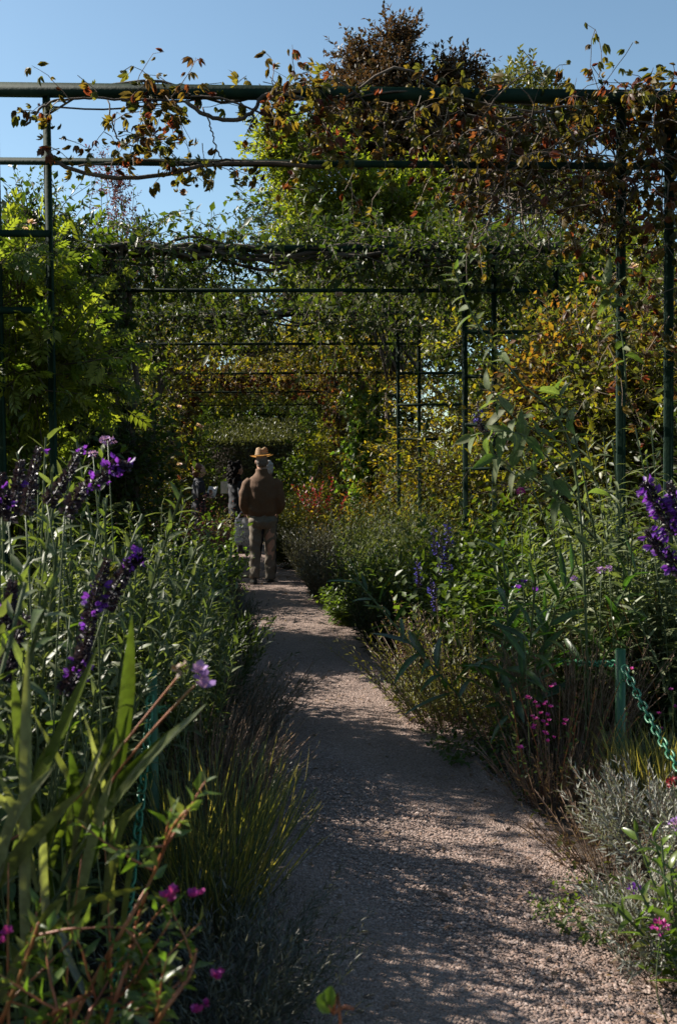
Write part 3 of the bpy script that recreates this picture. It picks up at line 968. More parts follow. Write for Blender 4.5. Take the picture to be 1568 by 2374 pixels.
# extra creeper shoots that hang below the beam and from the second bar
seat, dr, ln = [], [], []
for (px, py, n_, dx, L_) in ((150, 235, 3, .1, .25), (300, 235, 6, .2, .3), (340, 250, 8, .3, .45), (400, 225, 8, .2, .28), (270, 310, 4, .3, .3), (330, 320, 6, .3, .3), (400, 350, 3, .2, .25), (130, 330, 3, .3, .2), (430, 370, 3, .2, .25), (480, 340, 2, .3, .2), (515, 372, 3, .3, .25), (40, 260, 2, .3, .2),
                          (620, 190, 7, .6, .25), (700, 180, 9, .6, .28), (640, 240, 8, .5, .3), (760, 250, 10, .4, .35)):
    for _ in range(n_):
        seat.append(P(px + rng.normal(0, 14), py + rng.normal(0, 8), 5.45 + rng.normal(0, .1))); dr.append((rng.normal(dx, .6), rng.normal(-.2, .4), rng.normal(-.2, .5))); ln.append(L_ * rng.uniform(.5, 1.2))
for _ in range(170):
    px = 640 + 940 * rng.uniform() ** .7
    seat.append(P(px, rng.normal(300 + 60 * (px > 1000), 60), 5.5 + rng.normal(0, .18))); dr.append((rng.normal(0, .7), rng.normal(-.2, .4), rng.normal(-.2, .6))); ln.append(rng.uniform(.15, .5))
for _ in range(170):
    z_ = rng.uniform(1.9, 3.6)
    seat.append((XR + rng.uniform(-.15, .8), 5.5 + rng.normal(0, .2), z_)); dr.append((rng.normal(0, .7), rng.normal(-.2, .4), rng.normal(-.1, .6))); ln.append(rng.uniform(.15, .45))
pts = shoots(np.array(seat), np.array(dr), np.array(ln), 6, .9, .2, rng)
pos, ax, nn, t = along(pts, 6, .15, 1, 1.1, rng, False, -.4, .45, .5)
place(rt, pos, ax, nn, .093 * rng.uniform(.6, 1.2, len(t)), 'creeper', L_creep, tints(len(t), rng, 0, 1, 1.7, pos), rng)
b = MB(); tube(b, pts, np.linspace(.003, .0012, 6)[None], 3, cap=False); b.build('tendrils', M_twig, rt, kind='stuff')

g = 'climbers on the metal arches'
beam_vine('climbing_rose', 'dense dark green climber cloaking the second arch right across', 1, L_rose, 43, XA, XB, 1150, 'dia', .078, m=11, zlo=-.3, zhi=.2, yw=.35, dens=[1, .9, .8, .6, .25, .15, .35, .7, .9, .9, .7, .6], sl=.5, stems=7, sr=.02, side=(300, 60), group=g, hi=.85)
beam_vine('climbing_rose', 'olive and yellow climber over the third arch', 2, L_rose, 44, XA, XB, 950, 'dia', .085, m=10, zlo=-.3, zhi=.35, yw=.5, sl=.55, stems=6, sr=.017, side=(300, 70), group=g)
beam_vine('climbing_rose', 'gold flecked climber on the fourth arch, bare twigs showing', 3, L_yel, 45, XA, XB, 800, 'dia', .09, m=10, zlo=-.28, zhi=.3, yw=.5, sl=.6, stems=6, sr=.03, side=(420, 250), group=g)
beam_vine('creeper', 'orange red creeper hanging in the fifth arch', 4, L_creep, 46, XA, XB, 620, 'creeper2', .13, m=7, zlo=-.2, zhi=.3, yw=.5, sl=.45, stems=6, sr=.02, side=(420, 420), group=g, lo=.2)
beam_vine('climbing_rose', 'yellow green climber on the sixth arch', 5, L_yel, 47, XA, XB, 900, 'dia', .11, m=9, zlo=-.2, zhi=.3, yw=.5, sl=.6, stems=5, sr=.02, side=(420, 420), group=g, hi=.7)
beam_vine('climbing_rose', 'mid green climber on the last arch before the hedge', 6, L_green, 48, XA, XB, 900, 'dia', .13, m=9, zlo=-.25, zhi=.5, yw=.5, sl=.5, stems=5, sr=.02, side=(450, 450), group=g)

# hop on the fourth arch's right post
rng = RN(50)
Y = AY[3]
root = empty('hop_vine', 'bright green hop column with broad leaves on the right post of the fourth arch', 'vine', (XR, Y, 0))
N = 420
base = np.stack([XR + .02 + rng.normal(0, .15, N), Y - .1 + rng.normal(0, .12, N), rng.uniform(.5, 2.9, N)], 1)
pts = shoots(base, np.stack([rng.normal(0, .6, N), rng.normal(-.6, .4, N), rng.normal(.1, .4, N)], 1), rng.uniform(.12, .3, N), 5, .7, .2, rng)
pos, ax, nn, t = along(pts, 5, .2, 1, 1.1, rng, False, -.5, .4, .5)
place(root, pos, ax, nn, .10 * rng.uniform(.6, 1.15, len(t)), 'heart', L_hop, tints(len(t), rng), rng)
b = MB(); tube(b, pts, .0025, 3, cap=False); tube(b, curve_pts(np.stack([XR + rng.normal(0, .05, 12), Y + rng.normal(0, .05, 12), np.linspace(0, 3., 12)], 1), 50), .012, 5)
b.build('vine_stems', M_stem, root, kind='stuff')

# ------------------------------------------------------------------ shrubs and hedges beside the arches
def shrub(label, x, Y, h, rx, ry, leaf, seed, ns=700, m=10, size=.06, sl=.45, name='shrub', cat='shrub', tpl='dia', lobes=None, zc=.55, rz=.5, group=None, **k):
    rng = RN(seed)
    vols = lobes or [(x, Y, h * zc, rx, ry, h * rz, 1), (x - rx * .4, Y, h * .35, rx * .8, ry * .8, h * .35, .5), (x + rx * .4, Y + .2, h * .35, rx * .8, ry * .8, h * .35, .5)]
    kw = dict(bark=M_bark, limbs=14, lr=.018, clump=40, shell=.5)
    kw.update(k)
    return mass(name, label, cat, (float(x), float(Y), 0), vols, leaf, rng, ns=ns, sl=sl, m=m, size=size, tpl=tpl, group=group, **kw)


shrub('dark shrub bank rising behind the clipped hedge', gx(540, 40), 40., 7., 7., 1.5, L_dark, 59, ns=2200, m=11, size=.27, sl=.8, clump=90)
# left of the path
rng = RN(60)
shrub('vivid lime green wisteria bush lit behind the nearest left post', -1.4, 6.0, 3.1, .75, .65, L_bright, 61, ns=400, m=6, size=.155, sl=.55, tpl='wist', nobj=300, name='wisteria', clump=26,
      lobes=[(-1.95, 6.0, 3.0, .25, .3, .4, .3), (-1.42, 5.95, 2.35, .36, .3, .30, 1.5), (-1.2, 5.95, 2.05, .34, .3, .28, 1.5), (-1.4, 6.05, 1.5, .45, .3, .5, .8)], up=.3, lo=.1)
shrub('dark undergrowth shrub at the foot of the lime green wisteria', -1.45, 6.15, 2.1, .5, .35, L_green, 62, ns=600, m=10, size=.06, hi=.7)
shrub('dense dark climber wall left of the second arch', -1.65, 9.0, 3.4, .75, .8, L_rose, 63, ns=1800, m=12, size=.075, hi=.55)
shrub('yellow flecked climbing shrub at the left foot of the third arch', -1.6, 12.2, 2.6, .55, .55, L_yel, 64, ns=1000, m=10, size=.06, lo=.1)
shrub('green and gold shrub on the left between third and fourth arch', -1.75, 17.2, 2.4, .5, .7, L_yel, 65, ns=900, m=10, size=.07, hi=.8)
shrub('tall leafy screen far up the left border', -1.3, 20.5, 3.2, .8, 1.6, L_rose, 66, ns=1000, m=10, size=.09)
shrub('tall green screen nearest the hedge on the left', -1.4, 26, 3.2, .9, 2., L_green, 67, ns=900, m=10, size=.10)
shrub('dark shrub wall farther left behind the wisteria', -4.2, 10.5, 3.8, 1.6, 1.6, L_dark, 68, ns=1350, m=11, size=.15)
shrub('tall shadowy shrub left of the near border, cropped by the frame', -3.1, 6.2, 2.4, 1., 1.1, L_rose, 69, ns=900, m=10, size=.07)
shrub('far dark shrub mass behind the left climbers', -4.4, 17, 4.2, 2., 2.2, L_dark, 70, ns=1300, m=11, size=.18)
# right of the path
shrub('orange and yellow turning shrub glowing behind the nearest right post', 2.75, 7.9, 2.9, .85, .8, L_auf, 71, ns=900, m=9, size=.065, tpl='ovate', lo=0, hi=1., clump=45,
      lobes=[(3.15, 8.0, 2.3, .7, .6, .5, 1.), (2.75, 8.0, 2.0, .4, .5, .5, .9), (3.4, 7.8, 1.9, .6, .6, .6, .8)])
shrub('glossy yellow green shrub below the orange one', 2.95, 7.5, 2.4, .6, .6, L_yel, 72, ns=700, m=9, size=.065, tpl='ovate', hi=.62,
      lobes=[(3.1, 7.4, 1.9, .55, .5, .5, 1.), (2.7, 7.5, 1.5, .5, .5, .4, .7)])
shrub('dark shaded climber thicket right of the nearest arch', 3.35, 6.3, 3.0, .55, .5, L_dark, 73, ns=1100, m=10, size=.06)
shrub('golden leaved climber on the right of the second arch', 3.0, 10.8, 3.3, .8, .75, L_yel, 74, ns=1300, m=10, size=.06, hi=.85)
shrub('yellow leaved shrub at the right foot of the third arch', 3.0, 14.2, 2.6, .7, .8, L_yel, 75, ns=1100, m=10, size=.065, lo=.25)
shrub('amber shrub on the right between third and fourth arch', 2.75, 16.2, 2.2, .6, 1.1, L_auf, 76, ns=900, m=10, size=.07, lo=0, hi=.9)
shrub('leafy yellow green screen far up the right border', 2.5, 20.6, 2.9, .7, 1.8, L_yel, 77, ns=1100, m=10, size=.085, hi=.7)
shrub('green screen nearest the hedge on the right', 2.4, 26, 3., .8, 2.2, L_green, 78, ns=900, m=10, size=.10)
shrub('tall yellow flecked hedge shrub behind the golden climber', 5.2, 11.5, 3.8, 1.4, 1.7, L_yel, 79, ns=1500, m=11, size=.075, hi=.8)
shrub('dark tall shrub in the far right background', 6.0, 16.5, 4.5, 1.8, 2.2, L_rose, 80, ns=1350, m=11, size=.16)
shrub('shaded shrub at the right edge behind the silver sage', 4.1, 8.6, 3.2, 1., 1., L_rose, 81, ns=1100, m=10, size=.07)
# ------------------------------------------------------------------ people
M_skin = surf('skin', G((.42, .25, .18), (.50, .31, .23)), rough=.5, scale=30)
M_skin2 = surf('skin_tan', G((.33, .18, .12), (.40, .23, .16)), rough=.5, scale=30)
M_jack = surf('jacket_cloth', G((.085, .042, .019), (.115, .058, .027)), rough=.85, scale=60, bump=.15, bscale=300)
M_trou = surf('trouser_cloth', G((.11, .09, .066), (.145, .118, .087)), rough=.85, scale=50, bump=.15, bscale=300)
M_navy = surf('navy_cloth', G((.010, .011, .018), (.02, .021, .03)), rough=.8, scale=50)
M_coat = surf('coat_cloth', G((.010, .011, .016), (.016, .017, .023)), rough=.8, scale=20)
M_shoe = surf('shoe_leather', G((.008, .007, .006), (.018, .015, .013)), rough=.45, scale=30)
M_tan = surf('pale_shoe', G((.14, .10, .07), (.2, .15, .1)), rough=.7, scale=30)
M_white = surf('white_hair', G((.27, .26, .25), (.38, .37, .36)), rough=.7, scale=60)
M_grey = surf('grey_hair', G((.09, .07, .055), (.15, .12, .10)), rough=.7, scale=60)
M_black = surf('black_hair', G((.006, .005, .005), (.016, .012, .011)), rough=.85, spec=.1, scale=60)
M_auburn = surf('auburn_hair', G((.07, .022, .010), (.13, .045, .02)), rough=.5, scale=60)
M_eye = surf('eye', G((.03, .02, .015), (.04, .03, .02)), rough=.2)
M_lip = surf('lip', G((.30, .10, .09), (.34, .12, .10)), rough=.5)
M_paper = surf('paper', G((.62, .60, .57), (.72, .70, .67)), rough=.8)
M_ink = surf('print_ink', G((.02, .06, .035), (.04, .09, .05)), rough=.7)
M_band = surf('hat_band', G((.16, .10, .055), (.2, .13, .07)), rough=.8, scale=80)
L_straw = Leaf('straw', G((.50, .33, .17), (.58, .40, .22)), trans=.4, rough=.7, tmul=(1.3, .95, .45))
L_bag = Leaf('bag_plastic', G((.60, .62, .66), (.66, .67, .70)), trans=.35, rough=.4, tmul=(1., 1., 1.))


def solid(name, fill, mat, parent, X0, heading, voxel=.012, smooth=6, wrinkle=0., wf=30., seed=0):
    """Fuses overlapping closed shapes into one continuous skin. fill(mb) adds them in body space."""
    mb = MB()
    fill(mb)
    me = mb.mesh(name, mat)
    o = bpy.data.objects.new(name, me)
    COL.objects.link(o)
    m = o.modifiers.new('r', 'REMESH'); m.mode = 'VOXEL'; m.voxel_size = voxel; m.use_smooth_shade = True
    m = o.modifiers.new('s', 'SMOOTH'); m.factor = .5; m.iterations = smooth
    dg = bpy.context.evaluated_depsgraph_get()
    me2 = bpy.data.meshes.new_from_object(o.evaluated_get(dg))
    bpy.data.objects.remove(o, do_unlink=True)
    bpy.data.meshes.remove(me)
    n = len(me2.vertices)
    V = np.empty(n * 3, np.float32); me2.vertices.foreach_get('co', V); V = V.reshape(-1, 3)
    if wrinkle:
        Nn = np.empty(n * 3, np.float32); me2.vertices.foreach_get('normal', Nn); Nn = Nn.reshape(-1, 3)
        x, y, z = V.T.astype(float)
        s = seed
        d = np.sin(wf * (z + .35 * np.sin(5 * x + s) + .25 * y) + s) * np.sin(9 * x + 7 * y + 3 * z + s) + .6 * np.sin(wf * 1.7 * (z - .5 * np.abs(x)) + 2 * s + 6 * y)
        d = np.maximum(d, -.4)
        V = V + Nn * (wrinkle * d)[:, None].astype(np.float32)
    c, sn = math.cos(heading), math.sin(heading)
    W = np.stack([V[:, 0] * c - V[:, 1] * sn, V[:, 0] * sn + V[:, 1] * c, V[:, 2]], 1)
    me2.vertices.foreach_set('co', W.astype(np.float32).ravel())
    me2.materials.clear(); me2.materials.append(mat)
    me2.polygons.foreach_set('use_smooth', np.ones(len(me2.polygons), bool))
    me2.update()
    o = bpy.data.objects.new(name, me2)
    o.parent = parent
    COL.objects.link(o)
    return o


def loft(mb, rings, n=18):
    """Stacked ellipses (cx, cy, cz, rx, ry), closed at both ends."""
    rings = np.array(rings, float)
    a = np.arange(n) / n * 2 * PI
    V = np.stack([rings[:, 0:1] + rings[:, 3:4] * np.cos(a), rings[:, 1:2] + rings[:, 4:5] * np.sin(a), np.repeat(rings[:, 2:3], n, 1)], -1)
    K = len(rings)
    k = np.arange(K - 1)[:, None] * n
    s = np.arange(n)[None]
    Q = np.stack([k + s, k + (s + 1) % n, k + n + (s + 1) % n, k + n + s], -1).reshape(-1, 4)
    F = [(0, i + 1, i) for i in range(1, n - 1)] + [((K - 1) * n, (K - 1) * n + i, (K - 1) * n + i + 1) for i in range(1, n - 1)]
    mb.add(V.reshape(-1, 3), tris=F, quads=Q)


def limb(mb, pts, rad, n=14, K=16):
    c = curve_pts(pts, K)
    r = np.interp(np.linspace(0, 1, K), np.linspace(0, 1, len(rad)), rad)
    tube(mb, c, r[None], n)


def ball(mb, c, r, n=14):
    th = np.linspace(0.05, PI - .05, 9)
    loft(mb, [(c[0], c[1], c[2] - r[2] * math.cos(t), r[0] * math.sin(t), r[1] * math.sin(t)) for t in th], n)


def hand(mb, wrist, d, palm, side, curl=.5):
    """Palm, four unequal bent fingers, thumb. d: pointing direction, palm: palm normal, side: towards the thumb."""
    wrist, d, palm, side = [np.asarray(v, float) for v in (wrist, d, palm, side)]
    d = nrm(d); palm = nrm(palm - palm.dot(d) * d); side = nrm(np.cross(palm, d)) * (1 if np.dot(np.cross(palm, d), side) > 0 else -1)
    for s in (-.026, -.009, .009, .026):
        limb(mb, [wrist, wrist + d * .04 + side * s * .8, wrist + d * .088 + side * s], [.019, .016, .013], 8, 6)
    for s, L in ((-.030, .062), (-.010, .075), (.010, .080), (.030, .072)):
        k = wrist + d * .085 + side * s
        a, b2 = k + d * L * .5 + palm * L * .22 * curl * 2, None
        limb(mb, [k, a, a + (d * (.5 - curl) + palm * curl * 1.3) * L * .6, a + (d * (.1 - curl) + palm * (curl * 1.6)) * L * .85], [.0105, .0095, .009, .008], 8, 8)
    k = wrist + d * .03 + side * .025
    limb(mb, [k, k + side * .028 + d * .025 + palm * .01, k + side * .035 + d * .06 + palm * .025], [.015, .012, .0095], 8, 6)


def head_shape(mb, z, y=0., s=1., x=0.):
    """Head with its crown at z, facing +Y."""
    for q in ([(0, .0, -.235, .058, .060), (0, .01, -.215, .060, .075), (0, .018, -.19, .066, .088), (0, .015, -.15, .073, .095), (0, .008, -.11, .077, .098), (0, 0, -.07, .078, .098), (0, -.005, -.035, .068, .086), (0, -.005, -.012, .046, .058), (0, -.005, 0, .015, .02)],):
        loft(mb, [(x + a * s, y + b_ * s, z + c * s, d * s, e * s) for a, b_, c, d, e in q])
    limb(mb, [(x, y + .088 * s, z - .105 * s), (x, y + .104 * s, z - .125 * s), (x, y + .118 * s, z - .15 * s), (x, y + .10 * s, z - .16 * s)], [.010 * s, .012 * s, .015 * s, .012 * s], 8, 8)
    ball(mb, (x, y + .092 * s, z - .19 * s), (.022 * s, .016 * s, .014 * s), 10)
    for e in (-1, 1):
        ball(mb, (x + e * .080 * s, y - .005 * s, z - .13 * s), (.012 * s, .02 * s, .032 * s), 10)
        ball(mb, (x + e * .032 * s, y + .084 * s, z - .098 * s), (.022 * s, .012 * s, .009 * s), 8)


def face_parts(parent, z, y, heading):
    c, sn = math.cos(heading), math.sin(heading)
    L = np.array(parent.location)
    for e in (-1, 1):
        mb = MB(); p = np.array((e * .032, y + .094, z - .118)); q = np.array((p[0] * c - p[1] * sn, p[0] * sn + p[1] * c, p[2])) + L
        ball(mb, q, (.011, .011, .007), 8); mb.build('eye', M_eye, parent, smooth=True)
    mb = MB(); p = np.array((0, y + .104, z - .19)); q = np.array((p[0] * c - p[1] * sn, p[0] * sn + p[1] * c, p[2])) + L
    ball(mb, q, (.022, .010, .006), 8); mb.build('mouth', M_lip, parent, smooth=True)


def person(label, x, Y, heading):
    return empty('person', label, 'person', (x, Y, 0))


# the man in the hat, seen from behind
mx, my = float(P(608, 1187, 13.4)[0]), 13.4
man = person('man seen from behind in brown jacket, grey brown trousers and straw hat', mx, my, 0)


def f(mb):
    head_shape(mb, 1.765, .035)
    loft(mb, [(0, .0, 1.40, .075, .075), (0, .01, 1.48, .062, .068), (0, .02, 1.56, .058, .066), (0, .025, 1.60, .058, .07)])
    loft(mb, [(0, 0, .80, .14, .10), (0, 0, .95, .13, .10), (0, 0, 1.1, .14, .10), (0, 0, 1.3, .16, .10), (0, 0, 1.40, .13, .085), (0, 0, 1.45, .07, .07)])
    for e in (-1, 1):
        limb(mb, [(e * .14, 0, 1.37), (e * .23, -.03, 1.14), (e * .21, .055, .96)], [.045, .038, .028])
        hand(mb, (e * .21, .055, .96), (-e * .3, .35, -1), (-e, .2, 0), (0, 1, 0), .35)
        limb(mb, [(e * .085, 0, .85), (e * .105, .01 * (e > 0) * 3 - .01, .46), ((-.12, -.10, .10) if e < 0 else (.09, .06, .09))], [.085, .055, .04])


solid('body', f, M_skin2, man, 0, 0, voxel=.0095, smooth=2)
face_parts(man, 1.765, .035, 0)


def f(mb):
    loft(mb, [(0, 0, .905, .168, .135), (0, 0, .93, .182, .148), (0, -.005, .97, .196, .16), (0, -.01, 1.08, .198, .165), (0, -.015, 1.2, .204, .165), (0, -.012, 1.31, .208, .15), (0, -.005, 1.38, .195, .13), (0, 0, 1.43, .150, .105), (0, .005, 1.47, .11, .09), (0, .012, 1.505, .082, .085), (0, .018, 1.545, .076, .084)], 24)
    for e in (-1, 1):
        limb(mb, [(e * .145, -.005, 1.385), (e * .20, -.01, 1.32), (e * .238 - .008, -.035, 1.15), (e * .236, .0, 1.04), (e * .205, .05, .955)], [.070, .078, .068, .066, .050], 16, 20)


solid('jacket', f, M_jack, man, 0, 0, voxel=.011, smooth=3, wrinkle=.007, wf=24, seed=1)


def f(mb):
    loft(mb, [(0, 0, .955, .165, .125), (0, 0, .90, .182, .14), (0, -.01, .84, .19, .15), (-.0, 0, .77, .175, .13), (0, 0, .74, .12, .09)][::-1], 22)
    limb(mb, [(-.088, 0, .84), (-.105, -.02, .48), (-.118, -.10, .085)], [.092, .074, .068], 16, 24)
    limb(mb, [(.088, 0, .84), (.104, .045, .48), (.092, .06, .055)], [.092, .074, .070], 16, 24)


solid('trousers', f, M_trou, man, 0, 0, voxel=.010, smooth=2, wrinkle=.009, wf=30, seed=3)


def shoe(parent, x, y, heading, mat, L=.29, hd=0.):
    def f(mb):
        loft(mb, [(0, .07, 0, .045, .13), (0, .07, .02, .05, .138), (0, .065, .04, .047, .13), (0, .04, .06, .042, .095), (0, .0, .085, .042, .055), (0, -.005, .115, .038, .048)])
    o = solid('shoe', f, mat, parent, 0, heading + hd, voxel=.009, smooth=2)
    o.location = (x, y, 0.012)
    return o


shoe(man, -.125, -.11, 0, M_shoe, hd=.18)
shoe(man, .085, .05, 0, M_shoe, hd=-.2)
# hat: pinched crown, band, wide curved brim; a thin shell
b = MB()
a = np.arange(40) / 40 * 2 * PI
prof = [(.0, .118), (.045, .124), (.072, .112), (.083, .085), (.089, .04), (.094, .008), (.108, .0), (.135, -.004), (.160, -.002), (.163, .003)]
V = []
for r_, h_ in prof:
    z = np.full(40, 1.715 + h_)
    z = z - .022 * np.exp(-(np.cos(a) * r_ / .028) ** 2) * np.clip((h_ - .07) / .04, 0, 1) + (.016 * np.abs(np.cos(a)) ** 2 - .012 * np.sin(a)) * np.clip((r_ - .09) / .06, 0, 1)
    z += -.025 * np.cos(a - PI) * 0 + .045 * np.cos(a) * r_ * 1.2
    V.append(np.stack([mx + r_ * .98 * np.cos(a), my + .035 + r_ * 1.12 * np.sin(a), z], 1))
K = len(prof)
k = np.arange(K - 1)[:, None] * 40
s = np.arange(40)[None]
b.add(np.vstack(V), quads=np.stack([k + s, k + 40 + s, k + 40 + (s + 1) % 40, k + (s + 1) % 40], -1).reshape(-1, 4), tint=.5)
hat = b.build('hat', L_straw.a, man, smooth=True)
b = MB()
V = [np.stack([mx + r_ * .98 * np.cos(a), my + .035 + r_ * 1.12 * np.sin(a), 1.715 + h_ + .054 * np.cos(a) * r_], 1) for r_, h_ in ((.0965, .006), (.0945, .02), (.0925, .034))]
k = np.arange(2)[:, None] * 40
b.add(np.vstack(V), quads=np.stack([k + s, k + (s + 1) % 40, k + 40 + (s + 1) % 40, k + 40 + s], -1).reshape(-1, 4))
b.build('hat_band', M_band, hat)


def f(mb):
    loft(mb, [(0, -.01, 1.575, .062, .075), (0, -.02, 1.62, .074, .085), (0, -.03, 1.68, .08, .08), (0, -.02, 1.71, .078, .082)])


solid('hair', f, M_grey, man, 0, 0, voxel=.009, smooth=2, wrinkle=.003, wf=70)

# the companion just ahead of him
cx_, cy_ = float(P(613, 1187, 14.15)[0]), 14.15
com = person('white haired companion in dark clothes, mostly hidden in front of the hatted man', cx_, cy_, 0)
hd = -.12
bx_, bz_ = float(P(566, 1187, 14.1)[0]), float(P(566, 1190, 14.1)[2])
hx_ = bx_ - cx_


def f(mb):
    head_shape(mb, 1.67, .03, x=.045)
    loft(mb, [(.03, .0, 1.32, .07, .07), (.04, .01, 1.40, .058, .062), (.045, .02, 1.50, .055, .064)])
    loft(mb, [(0, 0, .78, .14, .10), (0, 0, .95, .12, .10), (0, 0, 1.1, .12, .10), (0, 0, 1.28, .14, .09), (0, 0, 1.36, .11, .08), (.02, 0, 1.40, .06, .06)])
    limb(mb, [(-.13, 0, 1.33), (-.20, .0, 1.1), (hx_ + .10, -.04, bz_ + .06)], [.045, .04, .028])
    hand(mb, (hx_ + .10, -.04, bz_ + .06), (-1, 0, -.45), (0, .2, -1), (0, -1, 0), .75)
    limb(mb, [(.13, 0, 1.33), (.21, .03, 1.08), (.17, .12, .92)], [.045, .04, .028])
    hand(mb, (.17, .12, .92), (-.1, .5, -.8), (-1, 0, 0), (0, 1, 0), .5)
    for e in (-1, 1):
        limb(mb, [(e * .08, 0, .83), (e * .10, .01, .45), (e * .13 - .03, -.02 * e, .09)], [.075, .05, .036])


solid('body', f, M_skin, com, 0, 0, voxel=.011, smooth=2)
face_parts(com, 1.67, .03, 0)


def f(mb):
    loft(mb, [(0, 0, .78, .19, .14), (0, 0, .9, .195, .145), (0, 0, 1.1, .185, .14), (0, 0, 1.25, .19, .135), (0, 0, 1.33, .17, .11), (.02, 0, 1.38, .11, .09), (.035, .01, 1.43, .075, .08)])
    limb(mb, [(-.14, 0, 1.33), (-.215, .0, 1.1), (hx_ + .12, -.03, bz_ + .075)], [.08, .068, .045])
    limb(mb, [(.14, 0, 1.33), (.215, .03, 1.08), (.175, .11, .94)], [.08, .065, .045])


solid('coat', f, M_navy, com, 0, 0, voxel=.011, smooth=3, wrinkle=.004, wf=28)


def f(mb):
    loft(mb, [(0, 0, .74, .12, .09), (0, 0, .80, .165, .125), (0, 0, .92, .16, .12)])
    for e in (-1, 1):
        limb(mb, [(e * .085, 0, .82), (e * .10, .01, .45), (e * .13 - .03, -.02 * e, .06)], [.092, .066, .055])


solid('trousers', f, M_navy, com, 0, 0, voxel=.010, smooth=2, wrinkle=.004, wf=30)


def f(mb):
    ball(mb, (.045, .0, 1.585), (.092, .105, .095), 16)
    ball(mb, (.045, -.04, 1.53), (.085, .07, .08), 14)


solid('hair', f, M_white, com, 0, 0, voxel=.009, smooth=2, wrinkle=.006, wf=60)
shoe(com, -.17, -.02, 0, M_tan, hd=1.35)
shoe(com, .10, .03, 0, M_shoe, hd=.1)

# plastic bag in the companion's hand
zt = bz_ + .0
bag = empty('carrier_bag', 'white plastic carrier bag with a sketchy green print, held beside the man', 'bag', (bx_, 14.06, zt - .5), None)
b = MB()
n = 44
aa = np.arange(n) / n * 2 * PI
V = []
zs = np.linspace(-.44, -.06, 13)
for j, z in enumerate(zs):
    u = j / 12
    wx = .145 * (1 - .30 * u ** 2.2) * (.94 if j == 0 else 1)
    wy = .050 * (1 - .5 * u) * (.6 if j == 0 else 1) + .008
    wob = 1 + .05 * np.sin(5 * aa + 4 * u) + .04 * np.sin(9 * aa - 7 * u) + .025 * np.sin(14 * aa + 11 * u)
    V.append(np.stack([bx_ - .015 * u + wx * wob * np.cos(aa), 14.06 + wy * wob * np.sin(aa), np.full(n, zt + z) + .006 * np.sin(3 * aa + 5 * u)], 1))
k = np.arange(12)[:, None] * n
s = np.arange(n)[None]
b.add(np.vstack(V), quads=np.stack([k + s, k + (s + 1) % n, k + n + (s + 1) % n, k + n + s], -1).reshape(-1, 4), tris=[(0, i + 1, i) for i in range(1, n - 1)], tint=.5)
b.build('sack', L_bag.a, bag, smooth=True)
for e in (-1, 1):
    b = MB()
    tube(b, curve_pts([(bx_ - .09, 14.06 + e * .02, zt - .07), (bx_ - .05, 14.06 + e * .015, zt + .01), (bx_ + .02, 14.07, zt + .035), (bx_ + .06, 14.06 + e * .015, zt - .01), (bx_ + .075, 14.06 + e * .02, zt - .07)], 16), .010, 6)
    b.build('handle', L_bag.a, bag, smooth=True)
b = MB()
ox, oz = bx_, zt - .27
for r_ in (.085, .07):
    t = np.linspace(.15 * PI, .85 * PI, 14)
    tube(b, np.stack([ox + r_ * np.cos(t) * 1.1, np.full(14, 14.06 - .047), oz + r_ * np.sin(t) * .8], 1), .0018, 4)
for i in range(6):
    xx = ox - .07 + .028 * i
    tube(b, [(xx, 14.013, oz + .035), (xx, 14.013, oz + .065)], .0015, 4)
for i, z in enumerate((-.01, -.03, -.10)):
    tube(b, [(ox - .08 + .02 * i, 14.008, oz + z), (ox + .07 - .02 * i, 14.008, oz + z - .01)], .0016, 4)
for i in range(9):
    rng = RN(i)
    p = np.array((ox + rng.uniform(-.08, .08), 14.006, oz - rng.uniform(.03, .14)))
    tp = tpl_dia(.6)
    v = tp[0] * .028
    ang = rng.uniform(0, 6)
    b.add(np.stack([v[:, 0] * math.cos(ang) - v[:, 1] * math.sin(ang), v[:, 2] * .2, v[:, 0] * math.sin(ang) + v[:, 1] * math.cos(ang)], 1) + p, tris=tp[1])
b.build('printed_sketch', M_ink, bag)


